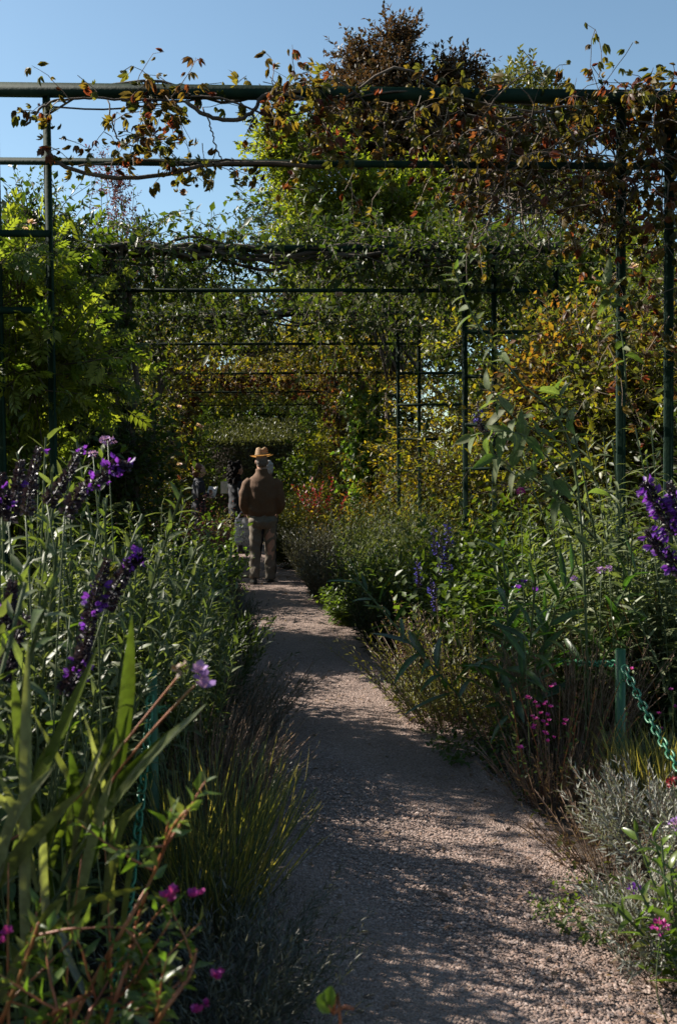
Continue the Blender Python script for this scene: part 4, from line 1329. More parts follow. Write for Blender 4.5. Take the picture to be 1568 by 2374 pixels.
# two visitors standing farther on
def visitor(label, x, Y, H, heading, coat, trous, hair_m, skin, curly, hold):
    r = person(label, x, Y, heading)
    s = H / 1.68

    def f(mb):
        head_shape(mb, H, .03)
        loft(mb, [(0, .0, 1.34 * s, .065, .065), (0, .01, 1.42 * s, .05, .055), (0, .02, 1.50 * s, .05, .06)])
        loft(mb, [(0, 0, .78 * s, .13, .10), (0, 0, .98 * s, .11, .09), (0, 0, 1.28 * s, .13, .09), (0, 0, 1.37 * s, .10, .075), (0, 0, 1.40 * s, .06, .06)])
        for e in (-1, 1):
            limb(mb, [(e * .12, 0, 1.34 * s), (e * .18, -.02, 1.10 * s), (e * .07, .17, 1.10 * s)] if e == hold else [(e * .12, 0, 1.34 * s), (e * .19, -.01, 1.08 * s), (e * .19, .05, .86 * s)], [.042, .036, .026])
            if e == hold:
                hand(mb, (e * .07, .17, 1.10 * s), (-e * .7, .7, .15), (0, -.2, 1), (e * .2, 1, 0), .6)
            else:
                hand(mb, (e * .19, .05, .86 * s), (0, .15, -1), (-e, 0, 0), (0, 1, 0), .5)
            limb(mb, [(e * .075, 0, .83 * s), (e * .085, .01, .45 * s), (e * .09, 0, .08)], [.075, .048, .034])
    solid('body', f, skin, r, 0, heading, voxel=.013, smooth=2)
    face_parts(r, H, .03, heading)

    def f(mb):
        loft(mb, [(0, 0, .70 * s, .19, .14), (0, 0, .85 * s, .18, .135), (0, 0, 1.05 * s, .16, .125), (0, 0, 1.25 * s, .175, .125), (0, 0, 1.34 * s, .155, .10), (0, .0, 1.385 * s, .10, .085), (0, .01, 1.43 * s, .07, .075)])
        for e in (-1, 1):
            limb(mb, [(e * .13, 0, 1.34 * s), (e * .185, -.02, 1.10 * s), (e * .085, .15, 1.10 * s)] if e == hold else [(e * .13, 0, 1.34 * s), (e * .195, -.01, 1.08 * s), (e * .19, .045, .89 * s)], [.075, .06, .045])
    solid('coat', f, coat, r, 0, heading, voxel=.012, smooth=3, wrinkle=.005, wf=28)

    def f(mb):
        loft(mb, [(0, 0, .68 * s, .10, .09), (0, 0, .78 * s, .15, .12), (0, 0, .9 * s, .14, .11)])
        for e in (-1, 1):
            limb(mb, [(e * .08, 0, .80 * s), (e * .085, .01, .45 * s), (e * .09, 0, .06)], [.088, .062, .05])
    solid('trousers', f, trous, r, 0, heading, voxel=.011, smooth=2, wrinkle=.004)
    rng = RN(int(x * 100) % 97)

    def f(mb):
        ball(mb, (0, -.015, H - .085), (.094, .108, .105), 16)
        ball(mb, (0, -.05, H - .16), (.085, .07, .09), 14)
        if curly:
            for i in range(60):
                a_ = rng.uniform(PI * .95, PI * 2.05)
                z_ = rng.uniform(-.36, .02)
                ball(mb, (math.cos(a_) * (.10 + .05 * (z_ < -.1)), -.01 + math.sin(a_) * .12, H + z_), (.038, .038, .038), 8)
    solid('hair', f, hair_m, r, 0, heading, voxel=.010, smooth=2, wrinkle=.008 if curly else .005, wf=60)
    c, sn = math.cos(heading), math.sin(heading)
    for e in (-1, 1):
        shoe(r, e * .09 * c, e * .09 * sn, heading, M_shoe)
    lx, ly = hold * -.03, .28
    return r, np.array((x + lx * c - ly * sn, Y + lx * sn + ly * c, 1.12 * s))


vx = float(P(548, 1187, 18.5)[0])
wm, hp = visitor('person with long dark curly hair in a dark coat, turned right, beyond the man', vx, 18.5, 1.69, -1.0, M_coat, M_navy, M_black, M_skin2, True, -1)
vx2 = float(P(461, 1187, 19.0)[0])
rd, hp2 = visitor('red brown haired person in navy at the far left of the path, facing right', vx2, 19.0, 1.68, -1.25, M_navy, M_navy, M_auburn, M_skin, False, 1)


def sheet(label, c, w, h, rz, tilt):
    r = empty('leaflet', label, 'leaflet', c)
    b = MB()
    nn_ = 6
    V = []
    for j in range(2):
        for i in range(nn_):
            u = i / (nn_ - 1) - .5
            x, y, z = u * w, .02 * math.cos(u * 5) * (1), (j - .5) * h
            y2, z2 = y * math.cos(tilt) - z * math.sin(tilt), y * math.sin(tilt) + z * math.cos(tilt)
            V.append((c[0] + x * math.cos(rz) - y2 * math.sin(rz), c[1] + x * math.sin(rz) + y2 * math.cos(rz), c[2] + z2))
    V = np.array(V)
    V2 = V + np.array((0, .002, 0))
    b.add(V, quads=[(i, i + 1, nn_ + i + 1, nn_ + i) for i in range(nn_ - 1)])
    b.add(V2, quads=[(i, nn_ + i, nn_ + i + 1, i + 1) for i in range(nn_ - 1)])
    b.build('sheet', M_paper, r)
    return r


sheet('pale folded leaflet held by the red brown haired person', hp2 + np.array((.0, -.03, .03)), .20, .24, -.5, -.5)
sheet('white sheet held at the left side of the curly haired person', np.array((vx - .22, 18.4, 1.24)), .13, .22, .1, .1)
# ------------------------------------------------------------------ flowers
def spike(root, ctrl, seed, n=46, cal=.016, pet=.03, open_=(.35, .75), leafc=L_cal, leafp=L_pet_v, r=.012, name='flower_spike', nc=7):
    """A flower spike along control points: rings of dark calyces, open petals in part of its length."""
    rng = RN(seed)
    c = curve_pts(ctrl, n)
    T = nrm(np.gradient(c, axis=0))
    ref = np.array((0, 0, 1.)) if abs(T[0][2]) < .9 else np.array((1., 0, 0))
    U = nrm(np.cross(T, ref)); W = np.cross(T, U)
    P_, A_, S_, K_ = [], [], [], []
    for i in range(n):
        u = i / n
        for j in range(nc):
            a = j / nc * 2 * PI + i * 1.1 + rng.normal(0, .2)
            rad = math.cos(a) * U[i] + math.sin(a) * W[i]
            P_.append(c[i] + rad * r * (1 - .6 * u) * rng.uniform(.3, 1)); A_.append(nrm(T[i] * .55 + rad + rng.normal(0, .15, 3)))
            S_.append(cal * (1.1 - .55 * u) * rng.uniform(.8, 1.2)); K_.append(0)
            if open_[0] < u < open_[1] and rng.uniform() < .15:
                for w in range(2):
                    P_.append(c[i] + rad * r * 1.2); A_.append(nrm(T[i] * .2 + rad + np.array((0, 0, -.35 + .5 * w)) + rng.normal(0, .22, 3))); S_.append(pet * rng.uniform(.7, 1.15)); K_.append(1)
    P_, A_, S_, K_ = np.array(P_), np.array(A_), np.array(S_), np.array(K_)
    nn = nrm(np.cross(A_, nrm(rng.normal(0, 1, A_.shape))))
    sd = np.cross(A_, nn)
    b = MB()
    for k in (0, 1):
        s = K_ == k
        if s.any():
            tp = tpl_leaf(.75 if k == 0 else .5, .6, rows=(.3, .7), droop=.1, fold=.6)
            v = tp[0][None] * S_[s][:, None, None]
            V = P_[s][:, None] + v[..., 0:1] * sd[s][:, None] + v[..., 1:2] * A_[s][:, None] + v[..., 2:3] * nn[s][:, None]
            b.tile(tp, V, rng.uniform(0, 1, s.sum()), mat=k)
    tube(b, c, .0025, 4, mat=0)
    return b.build(name, [leafc.a, leafp.a], root)


def head(root, p, seed, r=.02, n=40, leaf=L_pet_l, stem_to=None, flat=.5, size=.009, stem=M_stem, name='flower_head'):
    rng = RN(seed)
    p = np.asarray(p, float)
    d = nrm(rng.normal(0, 1, (n, 3)) + np.array((0, 0, .4)))
    pos = p + d * r * np.array((1, 1, flat)) * rng.uniform(.75, 1.05, (n, 1))
    ax = nrm(d + rng.normal(0, .5, (n, 3)) + np.array((0, 0, .3)))
    nn = nrm(np.cross(ax, nrm(rng.normal(0, 1, (n, 3)))))
    b = MB()
    v = tpl_dia(.8)
    sd = np.cross(ax, nn)
    vv = v[0][None] * (size * rng.uniform(.8, 1.5, n))[:, None, None]
    V = pos[:, None] + vv[..., 0:1] * sd[:, None] + vv[..., 1:2] * ax[:, None] + vv[..., 2:3] * nn[:, None]
    b.tile(v, V, rng.uniform(0, 1, n))
    o = b.build(name, leaf.a, root)
    if stem_to is not None:
        b = MB()
        q = np.asarray(stem_to, float)
        tube(b, curve_pts([q, (p + q) / 2 + rng.normal(0, .02, 3), p], 10), .002, 4)
        b.build('flower_stem', stem, root)
    return o


def blossom(root, p, seed, r=.03, leaf=L_pet_p, n=9, cup=.5, name='flower'):
    """An open bloom of broad petals."""
    rng = RN(seed)
    p = np.asarray(p, float)
    a = np.arange(n) * 2.4 + rng.uniform(0, 6)
    el = np.linspace(.2, 1.1, n)
    ax = np.stack([np.cos(a) * np.cos(el), np.sin(a) * np.cos(el) - .35, np.sin(el) * cup * 1.6], 1)
    ax = nrm(ax)
    nn = np.array((0, -.4, 1.)) - (ax * np.array((0, -.4, 1.))).sum(1, keepdims=True) * ax
    nn = nrm(nn)
    tp = tpl_leaf(.85, .6, rows=(.3, .7), droop=-.15, fold=.2)
    sd = np.cross(ax, nn)
    v = tp[0][None] * (r * rng.uniform(.8, 1.1, n))[:, None, None]
    V = p + v[..., 0:1] * sd[:, None] + v[..., 1:2] * ax[:, None] + v[..., 2:3] * nn[:, None]
    b = MB(); b.tile(tp, V, rng.uniform(0, 1, n))
    return b.build(name, leaf.a, root, smooth=True)


def X(px, Y):
    return gx(px, Y)


# ------------------------------------------------------------------ left border, near to far
# strap leaved plant, close to the camera
def strap(root, ctrl, w, leaf, seed, name='leaf', fold=.35):
    """A single long leaf along control points."""
    n = 16
    c = curve_pts(ctrl, n)
    T = nrm(np.gradient(c, axis=0))
    ref = CAMP - c
    S = nrm(np.cross(T, nrm(ref)))
    rng = RN(seed)
    tw = rng.uniform(-.9, .9)
    Nn = np.cross(S, T)
    S = math.cos(tw) * S + math.sin(tw) * Nn
    Nn = np.cross(S, T)
    t = np.linspace(0, 1, n)
    h = w / 2 * np.clip((1 - t) * 3.2, 0, 1) ** .7 * (.45 + .55 * np.clip(t * 4, 0, 1))
    h[-1] = .0004
    V = np.stack([c - S * h[:, None] + Nn * (fold * h)[:, None], c, c + S * h[:, None] + Nn * (fold * h)[:, None]], 1).reshape(-1, 3)
    q = []
    for i in range(n - 1):
        a = 3 * i
        q += [(a, a + 1, a + 4, a + 3), (a + 1, a + 2, a + 5, a + 4)]
    b = MB(); b.add(V, quads=q)
    return b.build(name, leaf.o, root, smooth=True)


r = empty('strap_leaved_plant', 'blurred plant with long pale edged strap leaves close at the lower left', 'plant', (X(120, 1.55), 1.55, 0))
b = MB()
S_ = [((60, 2330), (62, 1850), (66, 1480), 46, 1.5), ((40, 1910), (130, 1730), (228, 1500), 50, 1.55), ((60, 1880), (40, 1700), (30, 1560), 40, 1.6),
      ((240, 1930), (285, 1680), (306, 1425), 52, 1.7), ((215, 2010), (260, 1830), (300, 1640), 30, 1.65), ((180, 2010), (250, 1850), (395, 1690), 34, 1.7), ((170, 1990), (330, 1780), (478, 1632), 46, 1.6),
      ((240, 2120), (275, 1930), (330, 1860), 36, 1.6), ((150, 2250), (215, 1960), (262, 1790), 44, 1.62), ((-10, 2060), (60, 1960), (190, 1830), 50, 1.5), ((130, 2120), (160, 2230), (230, 2374), 34, 1.5),
      ((230, 1990), (180, 1850), (75, 1650), 26, 1.7), ((270, 1960), (240, 1830), (190, 1640), 24, 1.72), ((90, 2180), (200, 2090), (335, 2055), 36, 1.5), ((-10, 2330), (100, 2150), (150, 2080), 50, 1.4),
      ((-20, 2100), (30, 1900), (130, 1770), 40, 1.5), ((120, 2300), (100, 2050), (98, 1880), 34, 1.55), ((280, 2200), (300, 2040), (318, 1960), 26, 1.6)]
rng = RN(99)
for i in range(16):
    bx, by = rng.uniform(20, 260), rng.uniform(1900, 2200)
    an = rng.normal(.25, .55)
    L_ = rng.uniform(180, 380)
    ex, ey = min(290, bx + L_ * math.sin(an)), by - L_ * math.cos(an)
    S_.append(((bx, by), ((bx + ex) / 2 - 20 * an, (by + ey) / 2 - 25), (ex, ey), rng.uniform(20, 38), rng.uniform(1.5, 1.85)))
for i, (a, m_, e, w, Y) in enumerate(S_):
    p0, p1, p2 = P(a[0], a[1], Y + .04), P(m_[0], m_[1], Y), P(e[0], e[1], Y - .06)
    strap(r, [p0, p1, p2], w * .68 / FD * Y, L_blade, 100 + i)
for i, (px, py, tx, ty, Y) in enumerate(((60, 2374, 70, 1880, 1.6), (150, 2374, 190, 1980, 1.62), (260, 2330, 240, 1900, 1.66), (20, 2374, 20, 2000, 1.5))):
    p, q = P(px, py, Y), P(tx, ty, Y)
    tube(b, curve_pts([(p[0], Y, 0), p, q], 12), np.linspace(.0045, .0008, 12)[None], 6)
tube(b, curve_pts([P(200, 1990, 1.66), P(250, 1830, 1.64), P(330, 1720, 1.6), P(425, 1615, 1.58), P(452, 1590, 1.57)], 20), .0019, 6)
tube(b, curve_pts([P(20, 1950, 1.6), P(180, 1850, 1.62), P(330, 1670, 1.62), P(420, 1560, 1.6)], 20), .0018, 6)
b.build('stems', M_rstem, r, kind='stuff')
for i, (px, py) in enumerate(((470, 1575), (462, 1560), (475, 1595))):
    blossom(r, P(px, py, 1.57), 130 + i, r=.02, leaf=L_pet_l, n=5, cup=.8)
head(r, P(418, 1552, 1.6), 140, r=.007, n=14, leaf=L_hea, size=.012, name='bud')

# red stemmed, magenta flowered plants at the bottom left
def cuphea(label, spots, Y, seed, n_side=5, leafs=.035, nobj=90, fl=()):
    rng = RN(seed)
    x0 = X(spots[0][0][0], Y)
    r = empty('cuphea', label, 'plant', (x0, Y, 0))
    b = MB()
    PT = []
    for ctrl in spots:
        c = [P(px, py, Y + rng.normal(0, .05)) for px, py in ctrl]
        pts = curve_pts(c, 12)
        tube(b, pts, np.linspace(.0038, .002, 12)[None], 6)
        g0 = np.array((pts[0][0] - .02, Y, 0))
        if pts[0][2] > .05:
            tube(b, curve_pts([g0, (g0 + pts[0]) / 2, pts[0]], 6), .0038, 6)
        PT.append(pts)
        for s in range(n_side):
            i = rng.integers(2, 10)
            e = shoots(pts[i][None], (pts[min(i + 1, 11)] - pts[i])[None] * 8 + rng.normal(0, .6, (1, 3)), [rng.uniform(.06, .14)], 12, 0., .05, rng)[0]
            tube(b, e, np.linspace(.0022, .001, 12)[None], 5)
            PT.append(e)
    b.build('stems', M_rstem, r, kind='stuff')
    PT = np.array(PT)
    pos, ax, nn, t = along(PT, 12, .1, 1, 1.0, rng, True, .1, .5, .5)
    place(r, pos, ax, nn, leafs * rng.uniform(.5, 1.2, len(t)), 'ovate', L_cup, rng.uniform(0, 1, len(t)), rng, nobj, wmul=.62)
    for i, (px, py) in enumerate(fl):
        blossom(r, P(px, py, Y - .02), seed + i, r=.013, leaf=L_pet_m, n=6, cup=.5)
        blossom(r, P(px + rng.normal(0, 12), py + rng.normal(0, 10), Y), seed + 50 + i, r=.01, leaf=L_pet_m, n=5, cup=.7)
    return r


cuphea('blurred orange stemmed plant with small magenta flowers in the bottom left corner', [((140, 2420), (230, 2250), (300, 2130), (350, 2040), (400, 1920), (432, 1880)), ((230, 2420), (290, 2250), (310, 2160), (340, 2070)), ((330, 2420), (390, 2330), (440, 2260), (455, 2200)), ((60, 2400), (150, 2330), (230, 2290), (260, 2200)), ((0, 2374), (60, 2230), (90, 2140)), ((180, 2420), (220, 2330), (290, 2300), (285, 2240))], 1.4, 150, nobj=150,
       fl=((388, 2080), (398, 2070), (448, 2078), (500, 2265), (20, 2162), (455, 2345)))
rr = empty('sprig', 'single out of focus green leaf on a red stalk at the bottom centre', 'plant', (X(780, 1.25), 1.25, 0))
b = MB()
tube(b, curve_pts([(X(780, 1.25), 1.25, 0), P(790, 2420, 1.25), P(770, 2350, 1.25), P(762, 2330, 1.25)], 12), .002, 5)
tube(b, curve_pts([P(770, 2350, 1.25), P(795, 2335, 1.25), P(818, 2338, 1.24)], 8), .0025, 5)
b.build('stem', M_rstem, rr)
for ctrl in (((762, 2335), (764, 2310), (768, 2285)), ((766, 2345), (748, 2325), (752, 2300))):
    strap(rr, [P(px, py, 1.25) for px, py in ctrl], .016, L_cup, 7)

# silvery sage bank
sg = 'silvery sage plants in the left border'
SG = [('tall silvery sage whose pale arching tip stands against the dark left post', 105, 3.9, 1.50, 22, 90, .13), ('silvery sage bush in front of the left climber, at the picture edge', 20, 3.3, 1.33, 20, 70, .12), ('leafy silvery sage in the middle of the left bank below the purple spikes', 185, 4.0, 1.12, 36, 90, .11),
      ('silvery sage with a bright tip standing farthest up the left bank', 465, 6.2, 1.22, 22, 60, .12), ('silvery sage sloping towards the path above the hollow topped post', 330, 4.9, 1.02, 34, 70, .11), ('low silvery sage at the left edge behind the strap leaves', -40, 3.0, .85, 30, 70, .105), ('small leaved sage in shade just behind the hollow topped post', 300, 4.5, .72, 36, 50, .10)]
for i, (lb, px, Y, h, n, no, sz) in enumerate(SG):
    herb('sage', lb, 'sage', (X(px if px != 465 else 330, Y), Y, 0), L_sage, RN(170 + i), n=int(n * 2.6), h=h * .95, spread=.30, lean=.16, wob=.06, tpl='lance', size=sz, m=44, ang=1.15, t0=.1, droop=.15, nobj=no, stem=M_stem, sr=.0045, group=sg, pair=True, updir=.15, wmul=1.3, hv=.4)
# purple salvia spikes
r = empty('purple_salvia', 'dark purple salvia with violet lipped spikes leaning over the left bank', 'salvia', (X(60, 2.5), 2.5, 0))
b = MB()
SP = [([(150, 1195), (190, 1140), (245, 1100), (272, 1075), (300, 1085)], 2.45, .25, .95), ([(60, 1195), (75, 1110), (90, 1040)], 2.7, .9, 1.), ([(20, 1210), (40, 1130), (48, 1070)], 2.6, .5, .6), ([(110, 1170), (150, 1110), (190, 1040)], 2.75, .9, 1.), ([(180, 1560), (205, 1450), (225, 1370), (250, 1300)], 2.35, .25, .75), ([(245, 1410), (280, 1340), (310, 1300), (330, 1290)], 2.4, .4, .9),
      ([(5, 1500), (20, 1420), (30, 1350)], 2.2, .5, .6), ([(150, 1610), (185, 1540), (205, 1490)], 2.2, .2, .6), ([(10, 1580), (30, 1500), (60, 1430)], 2.15, .8, .9), ([(0, 1200), (10, 1150), (5, 1100)], 2.5, .2, .7)]
for i, (ct, Y, o0, o1) in enumerate(SP):
    c = [P(px, py, Y) for px, py in ct]
    spike(r, c, 190 + i, n=40 if len(ct) > 3 else 28, cal=.017, pet=.022, open_=(o0, o1), r=.010)
    g0 = np.array((X(60, 2.5) + RN(i).normal(0, .1), 2.5, 0))
    tube(b, curve_pts([g0, (g0 * .4 + c[0] * .6) + np.array((0, 0, .1)), c[0]], 12), .0025, 5)
b.build('stems', M_stem, r, kind='stuff')
rng = RN(205)
n_ = 9
pts = shoots(np.stack([X(20, 2.5) + rng.normal(0, .08, n_), 2.5 + rng.normal(0, .12, n_), np.zeros(n_)], 1), np.stack([rng.normal(0., .12, n_), rng.normal(0, .2, n_), np.ones(n_)], 1), rng.uniform(.7, 1.15, n_), 7, .1, .06, rng)
pos, ax, nn, t = along(pts, 12, .3, 1, 1.2, rng, True, -.1, .4, .6)
place(r, pos, ax, nn, .085 * rng.uniform(.6, 1.1, len(t)), 'heart', L_green, rng.uniform(0, 1, len(t)), rng, 80, wmul=.8)
b = MB(); tube(b, pts, np.linspace(.004, .002, 7)[None], 5); b.build('leafy_stems', M_stem, r, kind='stuff')
r = empty('caterpillar_spike_plant', 'pale ribbed seed spike standing among the lower purple spikes', 'plant', (X(235, 2.6), 2.6, 0))
spike(r, [P(240, 1360, 2.5), P(256, 1330, 2.5), P(268, 1312, 2.5)], 206, n=24, cal=.011, pet=.01, open_=(2, 3), leafc=L_oli, r=.008, name='seed_spike')
b = MB(); tube(b, curve_pts([(X(235, 2.6), 2.6, 0), P(230, 1500, 2.55), P(240, 1360, 2.5)], 12), .003, 5); b.build('stem', M_stem, r)
for i, (x_, y_, h_) in enumerate(((-.95, 2.15, 1.3), (-.85, 2.9, 1.2), (-.8, 1.55, 1.2), (-1.25, 1.85, 1.75), (-1.4, 2.6, 1.7))):  # sages added at and beyond the left edge to shade the near foreground
    herb('sage', ['leafy sage bush cropped by the left edge behind the strap leaves', 'leafy sage filling the left edge under the purple spikes', 'leafy sage almost out of the frame at the lower left', 'tall sage past the left edge, standing over the near strap leaves', 'tall sage past the left edge, beside the near salvia'][i], 'sage', (x_, y_, 0), L_sage, RN(180 + i), n=60, h=h_, spread=.27, lean=.15, wob=.06, tpl='lance', size=.12, m=40, ang=1.15, t0=.1, droop=.15, nobj=40, stem=M_stem, sr=.0045, group=sg, pair=True, updir=.15, wmul=1.3, hv=.35)
# verbena heads
for i, (px, py, Y, lb) in enumerate(((250, 1022, 3.6, 'flat violet verbena head standing tallest by the left post'), (216, 1052, 3.5, 'smaller verbena head just left of the tall one'))):
    r = empty('verbena', lb, 'flower', (X(px + 20, Y), Y, 0), 'violet verbenas')
    head(r, P(px, py, Y), 210 + i, r=.027 if i == 0 else .012, n=70 if i == 0 else 26, flat=.35, stem_to=(X(px + 20, Y), Y, 0))
# edging along the left side of the path
def clump(name, label, px, Y, h, spread, leaf, seed, tpl='needle', size=.05, n=160, m=16, lean=.9, stem=None, cat='plant', **k):
    kw = dict(ang=.6, t0=.1, droop=.1, wob=.08, hv=.4, K=5, sr=.0014)
    kw.update(k)
    x = px if isinstance(px, float) else X(px, Y)
    if Y > 6.2:
        spread, h, n = spread * .8, h * .9, int(n * (1.5 if Y < 10 else 1.15))
        kw['svar'] = .35
        lean *= .5
        size *= 1.35
    return herb(name, label, cat, (x, Y, 0), leaf, RN(seed), n=n, h=h, spread=spread, lean=lean, tpl=tpl, size=size, m=m, stem=stem, **kw)


clump('sedge_clump', 'tall yellow green grass clump spilling over the left path edge', -.10, 3.25, .48, .15, L_grass, 220, tpl=[tpl_blade(.026, droop=d) for d in (.0, .06)], size=.2, n=330, m=3, lean=.55, stem=M_stem, ang=.12, t0=.05, ell=1.6, cat='grass', sr=.0016, droop=.06)
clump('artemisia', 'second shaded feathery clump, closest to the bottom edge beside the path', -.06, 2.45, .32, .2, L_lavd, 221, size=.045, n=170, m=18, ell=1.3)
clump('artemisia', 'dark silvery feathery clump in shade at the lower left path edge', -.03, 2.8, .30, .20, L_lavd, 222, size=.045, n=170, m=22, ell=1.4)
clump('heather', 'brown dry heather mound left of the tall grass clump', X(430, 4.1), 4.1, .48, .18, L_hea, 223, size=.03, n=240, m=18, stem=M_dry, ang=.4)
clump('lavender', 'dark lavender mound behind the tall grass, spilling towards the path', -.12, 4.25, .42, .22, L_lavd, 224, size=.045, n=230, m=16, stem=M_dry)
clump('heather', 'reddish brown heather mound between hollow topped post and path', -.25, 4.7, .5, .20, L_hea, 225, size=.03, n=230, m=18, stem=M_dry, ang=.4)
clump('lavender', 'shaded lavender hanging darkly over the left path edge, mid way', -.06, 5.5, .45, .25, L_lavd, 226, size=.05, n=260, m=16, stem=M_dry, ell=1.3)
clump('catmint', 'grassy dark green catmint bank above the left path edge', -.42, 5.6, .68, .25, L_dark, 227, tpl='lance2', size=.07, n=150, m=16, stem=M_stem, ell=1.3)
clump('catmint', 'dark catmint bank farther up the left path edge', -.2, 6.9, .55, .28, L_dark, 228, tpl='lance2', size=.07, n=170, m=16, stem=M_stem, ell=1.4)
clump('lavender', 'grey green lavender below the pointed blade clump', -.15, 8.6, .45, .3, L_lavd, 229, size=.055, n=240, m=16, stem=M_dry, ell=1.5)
clump('blade_clump', 'pointed sword leaved clump beside the far left chain post', X(470, 7.6), 7.6, .85, .07, L_blade, 230, tpl=[tpl_blade(.085, droop=d) for d in (.05, .2, .4)], size=.62, n=12, m=1, lean=1., t0=.02, t1=.06, ang=.3, nobj=12, cat='plant', h_=0) if False else None
rng = RN(231)
r = empty('sword_leaved_plant', 'sword leaved clump beside the far left chain post', 'plant', (X(450, 7.4), 7.4, 0))
for i, (bx, by, ex, ey) in enumerate(((448, 1420, 468, 1300), (446, 1430, 440, 1330), (455, 1425, 515, 1365), (455, 1432, 520, 1395), (440, 1430, 400, 1340), (446, 1420, 425, 1305), (452, 1440, 500, 1430), (438, 1440, 390, 1400))):
    p0, p2 = P(bx, by, 7.4), P(ex, ey, 7.3)
    strap(r, [(p0[0], 7.42, .05), p0, (p0 + p2) / 2 + np.array((0, 0, .02)), p2], .035, L_blade, 232 + i)
clump('phlox', 'leafy green clump left of the walking man, with a few pale blooms', X(440, 9.4), 9.4, .8, .3, L_green, 240, tpl='dia', size=.06, n=110, m=14, stem=M_stem, ang=1.)
clump('spirea', 'soft pinkish brown cloud of a shrub left of the walking man', X(408, 12.5), 12.5, 1.3, .28, L_red, 241, tpl='dia', size=.04, n=240, m=20, stem=M_dry, ang=.9)
clump('spirea', 'second pinkish brown tuft nearer the path than the cloud shrub', X(470, 15), 15., 1.0, .32, L_red, 242, tpl='dia', size=.045, n=200, m=16, stem=M_dry, ang=.9)
clump('nasturtium', 'bright round leaved clump beside the plastic bag', X(490, 12.2), 12.2, .62, .28, L_hop, 243, tpl='diaw', size=.07, n=90, m=12, stem=M_stem, ang=1.2)
clump('lavender', 'grey lavender tuft at the path edge below the plastic bag', X(500, 11.0), 11.0, .32, .26, L_lavd, 244, size=.06, n=220, m=14, stem=M_dry, ell=1.4)
clump('dahlia', 'dark leaved clump in shade on the left bank, mid distance', X(330, 8.0), 8.0, 1.05, .35, L_dark, 245, tpl='ovate', size=.085, n=90, m=16, stem=M_stem, ang=1.1)
clump('dahlia', 'green leafy clump under the yellow flecked climber', X(390, 10.6), 10.6, 1.15, .4, L_green, 246, tpl='ovate', size=.08, n=110, m=16, stem=M_stem, ang=1.1, hi=.7)
clump('aster', 'low mixed green clump at the far left path edge behind the pair', X(490, 17.5), 17.5, .85, .35, L_oli, 247, tpl='dia', size=.06, n=160, m=14, stem=M_stem, ang=.9)
for i, (px, py, Y) in enumerate(((415, 945, 15), (460, 988, 17), (466, 992, 17), (415, 1080, 13.5), (60, 538, 6.4), (72, 520, 6.5), (786, 688, 9.1), (1065, 497, 12.), (1468, 622, 6.2))):
    lb = ['pale pink rose high on the left climber', 'left bloom of the twin roses above the left people', 'right bloom of the twin roses above the left people', 'pink rose at head height left of the red haired person', 'hot pink fuchsia bloom beside the nearest left post', 'purple bloom above the pink fuchsia', 'white rose alone under the second beam', 'white bloom high in the green tree', 'pink rose against the nearest right post'][i]
    lf = [L_pet_p] * 4 + [L_pet_m, L_pet_v, Leaf('white_petal', G((.75, .74, .70), (.8, .8, .78)), trans=.3), Leaf('white_petal', G((.75, .74, .70), (.8, .8, .78)), trans=.3), L_pet_p][i:i + 1] if i > 3 else [L_pet_p]
    p = P(px, py, Y)
    r = empty('rose' if i not in (4, 5) else 'bloom', lb, 'flower', p)
    blossom(r, p, 250 + i, r=(.055 if Y > 9 else .04), leaf=lf[0], n=12)
    b = MB(); tube(b, curve_pts([p + np.array((.0, .25, -.25)), p + np.array((.02, .12, -.08)), p], 6), .003, 4); b.build('stalk', M_stem, r)

# ------------------------------------------------------------------ right border, near to far
clump('curry_plant', 'silver grey curry plant mound at the right edge beside the thin grasses', X(1560, 3.45), 3.45, .36, .19, L_lav, 300, size=.055, n=210, m=18, t0=.35, stem=M_dry, ang=.7)
clump('curry_plant', 'silver grey tufts over brown twigs low at the right path edge', X(1560, 2.75), 2.75, .26, .14, L_lav, 301, size=.045, n=120, m=16, stem=M_dry, ang=.7, t0=.5)
clump('curry_plant', 'small silver tuft closest to the gravel at the right', X(1490, 3.0), 3.0, .18, .09, L_lav, 302, size=.04, n=80, m=16, stem=M_dry, ang=.7, t0=.3)
herb('marguerite', 'fresh green toothed leaf plant in the bottom right corner', 'plant', (X(1680, 2.55), 2.55, 0), L_cup, RN(303), n=26, h=.42, spread=.12, lean=.35, tpl='big', size=.095, m=15, ang=1.1, t0=.15, droop=.1, nobj=200, stem=M_stem, sr=.004, updir=.1, wmul=.8)
clump('dry_sage', 'dry reddish brown twiggy shrub left of the right chain post', X(1320, 4.7), 4.7, .62, .24, L_hea, 304, size=.04, n=300, m=14, stem=M_dry, ang=.35, lean=.45, sr=.002, t0=.4)
clump('dry_sage', 'lower brown twiggy skirt below the magenta flowers', X(1290, 4.2), 4.2, .30, .18, L_hea, 305, size=.035, n=130, m=10, stem=M_dry, ang=.4, lean=.7, sr=.002, t0=.4)
clump('dry_sage', 'bare brown twigs sprawling low over the gravel edge before the silver mound', X(1420, 3.55), 3.55, .24, .2, L_hea, 309, size=.03, n=130, m=9, stem=M_dry, ang=.5, lean=1.1, sr=.0018, t0=.4)
clump('bugle', 'low green weeds where gravel meets soil beside the silver tufts', X(1420, 3.1), 3.1, .09, .22, L_green, 308, tpl='ovate', size=.03, n=90, m=7, ang=1.2, lean=1.4)
r = clump('cuphea', 'magenta flowered sprays over the dry reddish shrub', X(1262, 4.2), 4.2, .55, .13, L_cup, 306, tpl='ovate', size=.035, n=24, m=14, stem=M_rstem, ang=1.1, lean=.6, sr=.002, nobj=120)
rng = RN(307)
